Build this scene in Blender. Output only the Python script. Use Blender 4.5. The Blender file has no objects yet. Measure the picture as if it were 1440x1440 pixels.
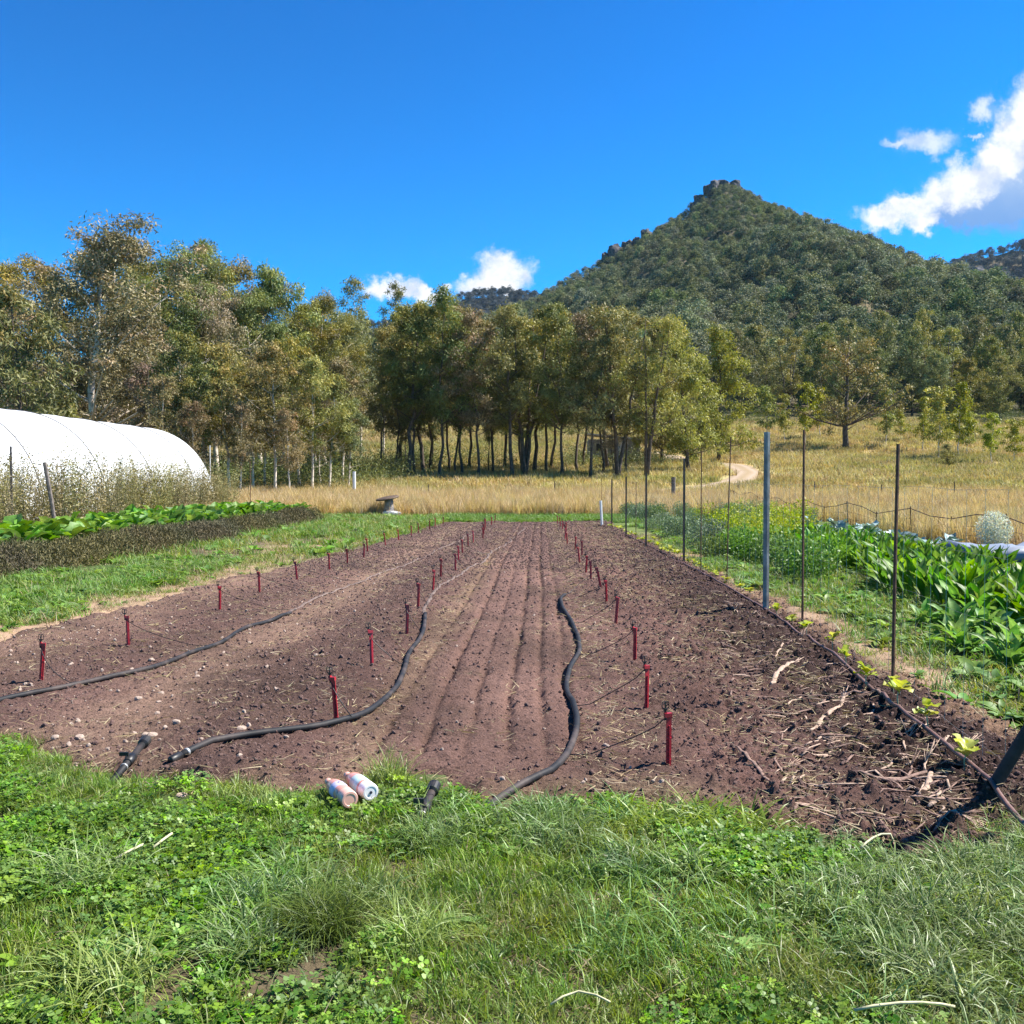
import bpy, math, random
import numpy as np
from mathutils import Vector, Matrix, Euler

random.seed(7)
RNG = np.random.default_rng(11)
sc = bpy.context.scene
COL = sc.collection

# ------------------------------------------------------------------ camera
CAM_Z = 1.6
F = 1444.0                       # focal length in photograph pixels (1440 wide)
VX, VY = 760.0, 675.0            # where the bed rows vanish / the horizon
cam_d = bpy.data.cameras.new('camera')
cam = bpy.data.objects.new('camera', cam_d)
COL.objects.link(cam)
cam_d.sensor_width = 36.0
cam_d.lens = 36.0 * F / 1440.0
cam_d.clip_start = 0.05
cam_d.clip_end = 6000.0
cam.location = (0, 0, CAM_Z)
cam.rotation_euler = (math.radians(90) - math.atan((720 - VY) / F), 0, math.atan((VX - 720) / F))
sc.camera = cam

# ------------------------------------------------------------------ sun, sky, exposure
SUN_EL = math.radians(50)
SUN_DIR = Vector((0.97 * math.cos(SUN_EL), 0.24 * math.cos(SUN_EL), math.sin(SUN_EL))).normalized()
sun_d = bpy.data.lights.new('sun', 'SUN')
sun_d.energy = 4.9
sun_d.angle = math.radians(0.5)
sun_d.color = (1.0, 0.955, 0.88)
sun = bpy.data.objects.new('sun', sun_d)
COL.objects.link(sun)
sun.rotation_euler = SUN_DIR.to_track_quat('Z', 'Y').to_euler()
sun.location = (40, 10, 60)

sc.view_settings.view_transform = 'Standard'
sc.view_settings.look = 'None'
sc.view_settings.exposure = 1.4
sc.view_settings.gamma = 1.0
sc.view_settings.use_curve_mapping = False
sc.render.engine = 'CYCLES'
sc.cycles.use_denoising = True
try:
    sc.cycles.denoiser = 'OPENIMAGEDENOISE'
    sc.cycles.denoising_input_passes = 'RGB_ALBEDO_NORMAL'
except Exception:
    pass
sc.cycles.max_bounces = 5
sc.cycles.diffuse_bounces = 2
sc.cycles.transmission_bounces = 4
sc.cycles.sample_clamp_indirect = 4.0


class NT:
    """short-hand for building node trees"""
    def __init__(self, tree):
        self.t = tree; self.n = tree.nodes; self.l = tree.links
    def add(self, typ, **kw):
        nd = self.n.new(typ)
        for k, v in kw.items():
            setattr(nd, k, v)
        return nd
    def put(self, sock, v):
        if isinstance(v, bpy.types.NodeSocket):
            self.l.new(v, sock)
        else:
            sock.default_value = v
    def math(self, op, a, b=0.0, clamp=False):
        nd = self.add('ShaderNodeMath', operation=op, use_clamp=clamp)
        self.put(nd.inputs[0], a); self.put(nd.inputs[1], b)
        return nd.outputs[0]
    def vmath(self, op, a, b=(0, 0, 0)):
        nd = self.add('ShaderNodeVectorMath', operation=op)
        self.put(nd.inputs[0], a); self.put(nd.inputs[1], b)
        return nd.outputs['Value'] if op in ('LENGTH', 'DOT_PRODUCT') else nd.outputs['Vector']
    def noise(self, vec, scale, detail=4, rough=0.55, out='Fac'):
        nd = self.add('ShaderNodeTexNoise')
        if vec is not None:
            self.l.new(vec, nd.inputs['Vector'])
        nd.inputs['Scale'].default_value = scale
        nd.inputs['Detail'].default_value = detail
        nd.inputs['Roughness'].default_value = rough
        return nd.outputs[out]
    def mix(self, fac, a, b, mode='MIX'):
        nd = self.add('ShaderNodeMix', data_type='RGBA', blend_type=mode)
        self.put(nd.inputs[0], fac); self.put(nd.inputs[6], a); self.put(nd.inputs[7], b)
        return nd.outputs[2]
    def ss(self, x, lo, hi):
        nd = self.add('ShaderNodeMapRange', interpolation_type='SMOOTHSTEP')
        self.put(nd.inputs['Value'], x)
        nd.inputs['From Min'].default_value = lo; nd.inputs['From Max'].default_value = hi
        return nd.outputs['Result']


def c4(c):
    return (c[0], c[1], c[2], 1.0)


world = bpy.data.worlds.new('World')
sc.world = world
world.use_nodes = True
W = NT(world.node_tree)
W.n.clear()
sky = W.add('ShaderNodeTexSky', sky_type='NISHITA')
sky.sun_disc = False
sky.sun_elevation = SUN_EL
sky.sun_rotation = math.atan2(SUN_DIR.x, SUN_DIR.y)
sky.altitude = 600
sky.air_density = 1.0
sky.dust_density = 0.25
sky.ozone_density = 2.0
hs = W.add('ShaderNodeHueSaturation')
hs.inputs['Hue'].default_value = 0.497
hs.inputs['Saturation'].default_value = 1.12
hs.inputs['Value'].default_value = 1.0
W.l.new(sky.outputs[0], hs.inputs['Color'])
gm = W.add('ShaderNodeGamma'); gm.inputs['Gamma'].default_value = 1.45
W.l.new(W.mix(1.0, hs.outputs[0], c4((0.155, 0.158, 0.170)), 'MULTIPLY'), gm.inputs['Color'])
skycol = W.mix(1.0, gm.outputs[0], c4((0.30, 4.0, 5.2)), 'MULTIPLY')
# drifting fair-weather cumulus, as directions in the sky
tc = W.add('ShaderNodeTexCoord')
sep = W.add('ShaderNodeSeparateXYZ'); W.l.new(tc.outputs['Generated'], sep.inputs[0])
yy = W.math('MAXIMUM', sep.outputs[1], 0.02)
u = W.math('DIVIDE', sep.outputs[0], yy)
v = W.math('DIVIDE', sep.outputs[2], yy)
cu = W.add('ShaderNodeCombineXYZ'); W.l.new(u, cu.inputs[0]); W.l.new(v, cu.inputs[1])
uv = cu.outputs[0]
wob = W.vmath('SCALE', W.vmath('SUBTRACT', W.noise(uv, 40, 8, 0.66, 'Color'), (0.5, 0.5, 0.5)))
wob.node.inputs['Scale'].default_value = 0.05
uvw = W.vmath('ADD', uv, wob)


def blobs(lst):
    d = None
    for (px, py, rx, ry) in lst:
        e = W.vmath('MULTIPLY', W.vmath('SUBTRACT', uvw, ((px - VX) / F, (VY - py) / F, 0)), (F / rx, F / ry, 0))
        L = W.vmath('LENGTH', e)
        d = L if d is None else W.math('MINIMUM', d, L)
    return d


puff = blobs([(705, 390, 46, 32), (690, 402, 56, 22), (555, 408, 48, 19), (602, 414, 40, 12), (1240, 310, 44, 26), (1272, 296, 42, 24), (1286, 318, 30, 20),
              (1318, 282, 46, 28), (1352, 262, 50, 32), (1390, 238, 44, 32), (1416, 204, 44, 36), (1440, 172, 52, 46), (1480, 150, 64, 70)])
wisp = blobs([(1288, 212, 46, 19), (1258, 214, 28, 9), (1366, 165, 20, 18), (1356, 205, 11, 6), (1415, 250, 20, 9)])
veil = blobs([(1440, 262, 84, 66), (1395, 300, 100, 36), (1470, 215, 90, 70), (1340, 312, 66, 22), (1560, 270, 150, 100)])
mp = W.ss(puff, 1.16, 0.42)
mw = W.math('MULTIPLY', W.ss(wisp, 1.25, 0.2), 0.7)
mv = W.math('MULTIPLY', W.ss(veil, 1.25, 0.5), 0.95)
shade = W.ss(W.noise(uv, 30, 6, 0.6), 0.32, 0.6)
white = W.mix(shade, c4((2.75, 3.05, 3.7)), c4((4.3, 4.3, 4.3)))
grey = W.mix(W.ss(W.math('ADD', v, W.math('MULTIPLY', W.noise(uv, 14, 4, 0.6), 0.05)), 0.255, 0.345), c4((0.72, 1.5, 3.05)), c4((2.1, 2.65, 3.5)))
c1 = W.mix(mv, skycol, grey)
c2 = W.mix(mw, c1, white)
c3 = W.mix(mp, c2, white)
front = W.ss(sep.outputs[1], 0.05, 0.15)
cfin = W.mix(front, skycol, c3)
bg = W.add('ShaderNodeBackground')
bg.inputs['Strength'].default_value = 0.1
W.l.new(cfin, bg.inputs['Color'])
wo = W.add('ShaderNodeOutputWorld')
W.l.new(bg.outputs[0], wo.inputs['Surface'])


# ------------------------------------------------------------------ noise and terrain
def _h(ix, iy, s):
    a = np.sin(ix * 127.1 + iy * 311.7 + s * 74.7) * 43758.5453
    return a - np.floor(a)


def vnoise(x, y, s=0.0):
    x = np.asarray(x, float); y = np.asarray(y, float)
    ix = np.floor(x); iy = np.floor(y)
    fx = x - ix; fy = y - iy
    fx = fx * fx * (3 - 2 * fx); fy = fy * fy * (3 - 2 * fy)
    a = _h(ix, iy, s); b = _h(ix + 1, iy, s); c = _h(ix, iy + 1, s); d = _h(ix + 1, iy + 1, s)
    return (a * (1 - fx) + b * fx) * (1 - fy) + (c * (1 - fx) + d * fx) * fy - 0.5


def fbm(x, y, scale=1.0, octv=4, s=0.0, gain=0.5):
    t = 0.0; a = 1.0; f = scale
    for i in range(octv):
        t = t + a * vnoise(np.asarray(x) * f + i * 17.3, np.asarray(y) * f - i * 9.1, s + i)
        a *= gain; f *= 2.03
    return t


def sstep(x, a, b):
    t = np.clip((np.asarray(x, float) - a) / (b - a), 0, 1)
    return t * t * (3 - 2 * t)


YP = [-60, 46, 60, 75, 90, 110, 130, 170, 200, 260]
ZP = [0, 0, 0.35, 1.1, 2.1, 3.6, 5.3, 10.4, 15, 24]
RX = [-700, -300, -130, -54, -20, 0, 18, 40, 63, 86, 100, 106, 112, 119, 127, 146, 176, 207, 239, 266, 306, 420, 700]
RZ = [10, 40, 70, 94, 106, 113, 124, 136, 148, 162, 175, 181, 183, 182, 177, 168, 155, 141, 127, 118, 110, 92, 55]


def gz(x, y):
    x = np.asarray(x, float); y = np.asarray(y, float)
    z = np.interp(y, YP, ZP)
    far = sstep(y, 45, 120)
    z = z + far * fbm(x, y, 0.02, 3, 3) * 1.6
    t = np.clip((y - 200) / 450, 0, 1)
    rz = np.interp(x + fbm(x, y, 0.012, 2, 5) * 18 * t * (1 - t) * 4, RX, RZ)
    gully = fbm(x, y * 0.25, 0.03, 3, 9) * 16 * np.clip(t * (1 - t) * 4, 0, 1)
    hill = 15 + (rz - 15) * t ** (1.06 + 0.5 * sstep(x, 110, 240)) + gully - np.clip(y - 650, 0, None) * 0.55
    return np.where(y > 200, np.maximum(hill, -20), z)


def g1(x, y):
    return float(gz(np.array([x]), np.array([y]))[0])


FX = [-9, -5.4, -3.24, -1.83, -1.19, -0.78, -0.24, 0.32, 0.81, 1.08, 2.18, 4]
FY = [7.2, 6.7, 6.1, 5.2, 5.2, 5.6, 5.05, 5.15, 4.9, 4.6, 4.62, 4.4]
LY = [4, 6, 10, 16, 20, 25, 38, 45]
LX = [-6.4, -6.0, -5.4, -5.1, -4.5, -4.1, -3.6, -3.4]
RY = [4, 8, 12.5, 20, 38, 45]
RXX = [3.0, 2.95, 3.1, 2.9, 2.5, 2.4]


def bed_s(x, y):
    """metres inside the tilled bed (negative outside)"""
    x = np.asarray(x, float); y = np.asarray(y, float)
    s = np.minimum(np.minimum(y - np.interp(x, FX, FY), 38.6 - y), np.minimum(x - np.interp(y, LY, LX), np.interp(y, RY, RXX) - x))
    return s + fbm(x, y, 1.6, 3, 21) * 0.4 + fbm(x, y, 7, 2, 23) * 0.14


FURROWS = [-0.98, -0.72, -0.46, -0.22, 0.0, 0.2]


def bed_h(x, y, fine=True):
    x = np.asarray(x, float); y = np.asarray(y, float)
    s = bed_s(x, y)
    h = -0.06 + 0.09 * sstep(s, -0.12, 0.22)
    wob = fbm(x * 0 + 3, y, 0.35, 2, 33) * 0.05
    for i, fx in enumerate(FURROWS):
        dep = 0.055 if i in (1, 3, 4) else 0.035
        dep = dep * (0.72 + 0.9 * fbm(x * 0 + i * 5.1, y, 1.3, 3, 91 + i))
        h = h - dep * np.exp(-((x - fx - wob - fbm(x * 0 + i, y, 2.6, 2, 95 + i) * 0.022) / 0.036) ** 2) * sstep(y, 5.4, 6.4)
    # raised planting strip along the fence, worn paths between the beds
    h = h + 0.07 * np.exp(-((x - 2.3) / 0.42) ** 2) * sstep(s, 0, 0.4)
    h = h - 0.03 * np.exp(-((x + 2.7) / 0.38) ** 2) * sstep(s, 0, 0.4)
    h = h + 0.035 * np.exp(-((x + 1.75) / 0.5) ** 2) * sstep(s, 0, 0.4)
    h = h + 0.03 * np.exp(-((x - 1.1) / 0.5) ** 2) * sstep(s, 0, 0.4)
    rough = 0.65 + 1.0 * sstep(x, 0.4, 1.2) + 0.35 * np.exp(-((x + 1.8) / 0.6) ** 2) + 0.15 * np.exp(-((x + 3.6) / 0.5) ** 2)
    h = h + rough * (fbm(x, y, 3.0, 3, 41) * 0.022 + fbm(x, y, 11, 3, 43) * 0.022)
    if fine:
        cl = np.clip(fbm(x, y, 19, 2, 47) - 0.02, 0, 1)
        h = h + rough * cl * 0.05 + (0.4 + 0.6 * rough) * fbm(x, y, 38, 2, 49) * 0.011
    return h


def bedz(x, y):
    return gz(x, y) + np.maximum(bed_h(x, y), -0.01)


def b1(x, y):
    return float(bedz(np.array([float(x)]), np.array([float(y)]))[0])


def G(px, py, z=0.0):
    """ground position (x, y) of a place measured in the photograph, for level ground"""
    d = (CAM_Z - z) * F / (py - VY)
    return ((px - VX) / F * d, d)


def XA(px, d):
    return (px - VX) / F * d


# ------------------------------------------------------------------ mesh helpers
def mesh_np(name, V, Fc, mat, parent=None, smooth=False, attr=None, col=None, link=True):
    """V (n,3); Fc (m,k) faces all of k corners; attr: per-vertex float 'f'; col: per-vertex rgb 'col'"""
    V = np.asarray(V, np.float32); Fc = np.asarray(Fc, np.int32)
    me = bpy.data.meshes.new(name)
    me.vertices.add(len(V)); me.vertices.foreach_set('co', V.ravel())
    k = Fc.shape[1]; m = len(Fc)
    me.loops.add(m * k); me.loops.foreach_set('vertex_index', Fc.ravel())
    me.polygons.add(m)
    me.polygons.foreach_set('loop_start', np.arange(0, m * k, k, dtype=np.int32))
    me.polygons.foreach_set('loop_total', np.full(m, k, np.int32))
    if smooth:
        me.polygons.foreach_set('use_smooth', np.ones(m, bool))
    if attr is not None:
        a = me.attributes.new('f', 'FLOAT', 'POINT'); a.data.foreach_set('value', np.asarray(attr, np.float32))
    if col is not None:
        a = me.attributes.new('col', 'FLOAT_COLOR', 'POINT')
        cc = np.ones((len(V), 4), np.float32); cc[:, :3] = col
        a.data.foreach_set('color', cc.ravel())
    me.update(calc_edges=True)
    me.validate()
    if mat:
        me.materials.append(mat)
    if not link:
        return me
    return ob(name, me, parent)


def ob(name, me, parent=None):
    o = bpy.data.objects.new(name, me)
    COL.objects.link(o)
    if parent is not None:
        o.parent = parent
    return o


class MB:
    """collects shapes of mixed faces into one mesh"""
    def __init__(self):
        self.v = []; self.f = []
    def box(self, c, s, rot=None, taper=1.0):
        b = len(self.v)
        for sx, sy, sz in [(-1, -1, -1), (1, -1, -1), (1, 1, -1), (-1, 1, -1), (-1, -1, 1), (1, -1, 1), (1, 1, 1), (-1, 1, 1)]:
            k = taper if sz > 0 else 1.0
            p = Vector((sx * s[0] / 2 * k, sy * s[1] / 2 * k, sz * s[2] / 2))
            if rot is not None:
                p = rot @ p
            self.v.append(tuple(p + Vector(c)))
        for q in [(0, 3, 2, 1), (4, 5, 6, 7), (0, 1, 5, 4), (1, 2, 6, 5), (2, 3, 7, 6), (3, 0, 4, 7)]:
            self.f.append(tuple(b + i for i in q))
        return self
    def tube(self, pts, rad, n=6, caps=True, flat=1.0):
        pts = [Vector(p) for p in pts]
        if not hasattr(rad, '__len__'):
            rad = [rad] * len(pts)
        b = len(self.v); up = None
        for i, p in enumerate(pts):
            t = (pts[min(i + 1, len(pts) - 1)] - pts[max(i - 1, 0)])
            if t.length < 1e-9:
                t = Vector((0, 0, 1))
            t.normalize()
            if up is None:
                up = Vector((0, 0, 1)) if abs(t.z) < 0.9 else Vector((1, 0, 0))
            a = t.cross(up)
            if a.length < 1e-6:
                a = t.orthogonal()
            a.normalize(); c = a.cross(t).normalized(); up = c
            for k in range(n):
                w = 2 * math.pi * k / n
                self.v.append(tuple(p + a * (math.cos(w) * rad[i]) + c * (math.sin(w) * rad[i] * flat)))
        for i in range(len(pts) - 1):
            for k in range(n):
                k2 = (k + 1) % n
                self.f.append((b + i * n + k, b + i * n + k2, b + (i + 1) * n + k2, b + (i + 1) * n + k))
        if caps:
            self.f.append(tuple(b + k for k in range(n))[::-1])
            self.f.append(tuple(b + (len(pts) - 1) * n + k for k in range(n)))
        return self
    def lathe(self, prof, n=16, M=None):
        b = len(self.v)
        for (r, z) in prof:
            for k in range(n):
                w = 2 * math.pi * k / n
                p = Vector((r * math.cos(w), r * math.sin(w), z))
                self.v.append(tuple(M @ p if M is not None else p))
        for i in range(len(prof) - 1):
            for k in range(n):
                k2 = (k + 1) % n
                self.f.append((b + i * n + k, b + i * n + k2, b + (i + 1) * n + k2, b + (i + 1) * n + k))
        self.f.append(tuple(b + k for k in range(n))[::-1])
        self.f.append(tuple(b + (len(prof) - 1) * n + k for k in range(n)))
        return self
    def mesh(self, name, mat, smooth=False):
        me = bpy.data.meshes.new(name)
        me.from_pydata(self.v, [], self.f)
        if smooth:
            me.polygons.foreach_set('use_smooth', np.ones(len(me.polygons), bool))
        me.materials.append(mat)
        me.update()
        return me
    def build(self, name, mat, parent=None, smooth=False):
        return ob(name, self.mesh(name, mat, smooth), parent)


def tag(o, label=None, cat=None, group=None, kind=None):
    if label: o['label'] = label
    if cat: o['category'] = cat
    if group: o['group'] = group
    if kind: o['kind'] = kind
    return o


def empty(name, loc, rz=0.0, scale=1.0):
    o = bpy.data.objects.new(name, None)
    o.empty_display_size = 0.2
    COL.objects.link(o)
    o.location = loc; o.rotation_euler = (0, 0, rz)
    o.scale = (scale, scale, scale) if not hasattr(scale, '__len__') else scale
    return o


# ------------------------------------------------------------------ materials
def mat_new(name):
    m = bpy.data.materials.new(name)
    m.use_nodes = True
    N = NT(m.node_tree)
    N.n.clear()
    out = N.add('ShaderNodeOutputMaterial')
    p = N.add('ShaderNodeBsdfPrincipled')
    N.l.new(p.outputs[0], out.inputs['Surface'])
    return m, N, p, out


def mat_plain(name, c, rough=0.6, var=0.18, scale=20, bump=0.0, metal=0.0, spec=0.4, dirt=None, dirt_amt=0.5):
    m, N, p, out = mat_new(name)
    tcn = N.add('ShaderNodeTexCoord')
    n1 = N.noise(tcn.outputs['Object'], scale, 5, 0.6)
    a = tuple(x * (1 - var) for x in c); b = tuple(min(1, x * (1 + var)) for x in c)
    colr = N.mix(N.ss(n1, 0.3, 0.7), c4(a), c4(b))
    if dirt:
        n2 = N.noise(tcn.outputs['Object'], scale * 0.35, 5, 0.65)
        colr = N.mix(N.math('MULTIPLY', N.ss(n2, 0.45, 0.68), dirt_amt), colr, c4(dirt))
    N.l.new(colr, p.inputs['Base Color'])
    p.inputs['Roughness'].default_value = rough
    p.inputs['Metallic'].default_value = metal
    p.inputs['Specular IOR Level'].default_value = spec
    if bump:
        bn = N.add('ShaderNodeBump'); bn.inputs['Strength'].default_value = bump; bn.inputs['Distance'].default_value = 0.02
        N.l.new(n1, bn.inputs['Height']); N.l.new(bn.outputs[0], p.inputs['Normal'])
    return m


def mat_leaf(name, dark, light, trans=0.3, rough=0.5, hue=0.03, val=0.25, spec=0.3, patch=None, patch_scale=0.5, sat=0.15, flush=None, mottle=0.0):
    """foliage: per-leaf mix between two colours, small change from plant to plant"""
    m, N, p, out = mat_new(name)
    at = N.add('ShaderNodeAttribute', attribute_name='f')
    col = N.mix(at.outputs['Fac'], c4(dark), c4(light))
    oi = N.add('ShaderNodeObjectInfo')
    if flush is not None:
        col = N.mix(N.ss(at.outputs['Fac'], 1.02, 1.6), col, c4(flush))
    if patch is not None:
        pn = N.ss(N.noise(oi.outputs['Location'], patch_scale, 3, 0.6), 0.42, 0.66)
        col = N.mix(pn, col, c4(patch))
    if mottle:
        tn = N.add('ShaderNodeTexCoord')
        mn = N.math('ADD', N.math('MULTIPLY', N.math('SUBTRACT', N.noise(tn.outputs['Object'], 28, 4, 0.65), 0.5), 2 * mottle), 1.0)
        cb_ = N.add('ShaderNodeCombineXYZ')
        for q_ in range(3):
            N.l.new(mn, cb_.inputs[q_])
        col = N.mix(1.0, col, cb_.outputs[0], 'MULTIPLY')
    h = N.add('ShaderNodeHueSaturation')
    r = oi.outputs['Random']
    N.put(h.inputs['Hue'], N.math('ADD', N.math('MULTIPLY', N.math('SUBTRACT', r, 0.5), hue), 0.5))
    r2 = N.math('FRACT', N.math('MULTIPLY', r, 7.31))
    N.put(h.inputs['Value'], N.math('ADD', N.math('MULTIPLY', N.math('SUBTRACT', r2, 0.5), 2 * val), 1.0))
    r3 = N.math('FRACT', N.math('MULTIPLY', r, 17.7))
    N.put(h.inputs['Saturation'], N.math('ADD', N.math('MULTIPLY', N.math('SUBTRACT', r3, 0.5), 2 * sat), 1.0))
    N.l.new(col, h.inputs['Color'])
    N.l.new(h.outputs[0], p.inputs['Base Color'])
    p.inputs['Roughness'].default_value = rough
    p.inputs['Specular IOR Level'].default_value = spec
    if trans > 0:
        tr = N.add('ShaderNodeBsdfTranslucent')
        N.l.new(N.mix(1.0, h.outputs[0], c4((1.0, 1.0, 0.55)), 'MULTIPLY'), tr.inputs['Color'])
        mx = N.add('ShaderNodeMixShader'); mx.inputs[0].default_value = trans
        N.l.new(p.outputs[0], mx.inputs[1]); N.l.new(tr.outputs[0], mx.inputs[2])
        N.l.new(mx.outputs[0], out.inputs['Surface'])
    return m


def mat_vcol(name, rough=0.95, nscale=6.0, bscale=30.0, bump=0.5, bdist=0.02, var=0.35, fine=90.0, fvar=None):
    """ground: colour from the 'col' attribute, broken up by noise"""
    m, N, p, out = mat_new(name)
    at = N.add('ShaderNodeAttribute', attribute_name='col')
    geo = N.add('ShaderNodeNewGeometry')
    pos = geo.outputs['Position']
    n1 = N.noise(pos, nscale, 5, 0.65)
    n2 = N.noise(pos, fine, 4, 0.7)
    k = N.math('ADD', N.math('MULTIPLY', N.math('SUBTRACT', n1, 0.5), 2 * var), N.math('MULTIPLY', N.math('SUBTRACT', n2, 0.5), 1.6 * var if fvar is None else 2 * fvar))
    k = N.math('ADD', k, 1.0)
    cc = N.add('ShaderNodeCombineXYZ')
    for i in range(3):
        N.l.new(k, cc.inputs[i])
    col = N.mix(1.0, at.outputs['Color'], cc.outputs[0], 'MULTIPLY')
    N.l.new(col, p.inputs['Base Color'])
    p.inputs['Roughness'].default_value = rough
    p.inputs['Specular IOR Level'].default_value = 0.15
    bn = N.add('ShaderNodeBump'); bn.inputs['Strength'].default_value = bump; bn.inputs['Distance'].default_value = bdist
    N.l.new(N.noise(pos, bscale, 6, 0.7), bn.inputs['Height'])
    N.l.new(bn.outputs[0], p.inputs['Normal'])
    return m


M = {}
M['ground'] = mat_vcol('ground_cover', nscale=1.5, fine=40, bscale=25, bump=0.7, bdist=0.03, var=0.3)
M['soil'] = mat_vcol('tilled_soil', nscale=4, fine=52, bscale=60, bump=1.0, bdist=0.035, var=0.3, fvar=1.15)
M['track'] = mat_vcol('dirt_track_surface', nscale=0.6, fine=6, bscale=5, bump=0.3, var=0.15)
M['hillground'] = mat_vcol('hill_floor', nscale=0.05, fine=0.6, bscale=0.3, bump=0.3, bdist=0.5, var=0.3)

M['grass'] = mat_leaf('lawn_grass', (0.075, 0.14, 0.018), (0.26, 0.37, 0.055), 0.4, 0.42, 0.06, 0.42, 0.35, patch=(0.21, 0.26, 0.055), patch_scale=1.3)
M['grass_b'] = mat_leaf('tussock_grass', (0.07, 0.14, 0.03), (0.22, 0.33, 0.09), 0.38, 0.45, 0.05, 0.42, 0.4, patch=(0.22, 0.28, 0.09), patch_scale=1.1)
M['grass_olive'] = mat_leaf('olive_tussock', (0.03, 0.06, 0.012), (0.13, 0.18, 0.035), 0.3, 0.5, 0.04, 0.25)
M['clover'] = mat_leaf('clover_leaf', (0.07, 0.16, 0.018), (0.23, 0.37, 0.05), 0.4, 0.45, 0.04, 0.42, 0.35)
M['straw'] = mat_leaf('dry_straw', (0.216, 0.156, 0.083), (0.450, 0.368, 0.216), 0.2, 0.7, 0.03, 0.25)
M['drygrass'] = mat_leaf('tall_dry_grass', (0.37, 0.255, 0.125), (0.67, 0.52, 0.30), 0.35, 0.65, 0.04, 0.22, 0.2)
M['pasture'] = mat_leaf('pasture_grass', (0.32, 0.24, 0.10), (0.58, 0.47, 0.23), 0.3, 0.7, 0.06, 0.25, 0.2, patch=(0.30, 0.27, 0.10), patch_scale=0.07)
M['weedgreen'] = mat_leaf('green_weed', (0.068, 0.146, 0.024), (0.203, 0.329, 0.060), 0.35, 0.5, 0.05, 0.25)
M['weedyellow'] = mat_leaf('yellowing_weed', (0.13, 0.18, 0.03), (0.36, 0.36, 0.07), 0.35, 0.5, 0.05, 0.25)
M['mustard'] = mat_leaf('yellow_flowering_weed', (0.12, 0.22, 0.02), (0.52, 0.50, 0.03), 0.35, 0.5, 0.04, 0.2)
M['greyweed'] = mat_leaf('grey_green_weed', (0.09, 0.14, 0.07), (0.21, 0.27, 0.14), 0.3, 0.6, 0.03, 0.2)
M['tallweed'] = mat_leaf('dry_tall_weed', (0.10, 0.085, 0.035), (0.42, 0.36, 0.17), 0.25, 0.7, 0.05, 0.25)
M['hedge'] = mat_leaf('thyme_leaf', (0.055, 0.05, 0.022), (0.20, 0.165, 0.075), 0.15, 0.7, 0.03, 0.15)
M['bigleaf'] = mat_leaf('chard_leaf', (0.06, 0.16, 0.014), (0.19, 0.34, 0.035), 0.45, 0.48, 0.05, 0.28, 0.3, mottle=0.7)
M['lobedleaf'] = mat_leaf('radish_leaf', (0.08, 0.19, 0.03), (0.20, 0.36, 0.08), 0.42, 0.48, 0.05, 0.28, 0.3, mottle=0.7)
M['squash'] = mat_leaf('squash_leaf', (0.06, 0.16, 0.014), (0.20, 0.34, 0.05), 0.4, 0.5, 0.05, 0.25, 0.3, mottle=0.7)
M['blueleaf'] = mat_leaf('cabbage_leaf', (0.10, 0.18, 0.16), (0.26, 0.36, 0.36), 0.15, 0.35, 0.03, 0.2, 0.5)
M['whiteflower'] = mat_leaf('white_blossom', (0.45, 0.47, 0.38), (0.8, 0.8, 0.76), 0.3, 0.6, 0.02, 0.1)
M['seedling'] = mat_leaf('seedling_leaf', (0.28, 0.33, 0.04), (0.50, 0.52, 0.08), 0.4, 0.4, 0.04, 0.2)
M['stem'] = mat_plain('pale_stem', (0.45, 0.42, 0.24), 0.6)

M['gum_brown'] = mat_leaf('gum_leaf_brown', (0.08, 0.066, 0.032), (0.35, 0.275, 0.14), 0.2, 0.55, 0.04, 0.2, 0.25, flush=(0.36, 0.23, 0.14))
M['gum_olive'] = mat_leaf('gum_leaf_olive', (0.075, 0.078, 0.020), (0.38, 0.335, 0.09), 0.25, 0.55, 0.05, 0.22, 0.25, flush=(0.40, 0.30, 0.085))
M['gum_green'] = mat_leaf('gum_leaf_green', (0.06, 0.08, 0.022), (0.29, 0.305, 0.10), 0.25, 0.55, 0.05, 0.22, 0.25, flush=(0.30, 0.25, 0.05))
M['gum_bright'] = mat_leaf('gum_leaf_bright', (0.11, 0.13, 0.016), (0.44, 0.43, 0.055), 0.3, 0.55, 0.04, 0.18, 0.25, flush=(0.42, 0.36, 0.05))
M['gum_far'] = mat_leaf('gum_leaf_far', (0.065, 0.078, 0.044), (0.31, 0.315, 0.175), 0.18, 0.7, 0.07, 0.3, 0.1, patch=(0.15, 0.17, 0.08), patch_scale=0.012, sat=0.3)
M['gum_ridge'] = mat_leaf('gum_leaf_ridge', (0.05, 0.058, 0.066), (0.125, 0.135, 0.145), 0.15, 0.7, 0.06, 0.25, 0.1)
M['bark_pale'] = mat_plain('pale_gum_bark', (0.58, 0.49, 0.39), 0.8, 0.3, 3.0, 0.4, dirt=(0.2, 0.14, 0.10), dirt_amt=0.6)
M['bark_dark'] = mat_plain('dark_gum_bark', (0.085, 0.06, 0.045), 0.9, 0.4, 3.0, 0.5, dirt=(0.2, 0.14, 0.10), dirt_amt=0.5)
M['barkstrip'] = mat_plain('bark_strip_fibre', (0.22, 0.135, 0.10), 0.85, 0.35, 40, 0.5, dirt=(0.09, 0.055, 0.045), dirt_amt=0.7)
M['barkpale'] = mat_plain('pale_bark_fibre', (0.36, 0.25, 0.18), 0.85, 0.3, 40, 0.4)
M['clod'] = mat_plain('soil_clod', (0.155, 0.098, 0.083), 0.95, 0.4, 60, 0.6, spec=0.1)
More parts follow.
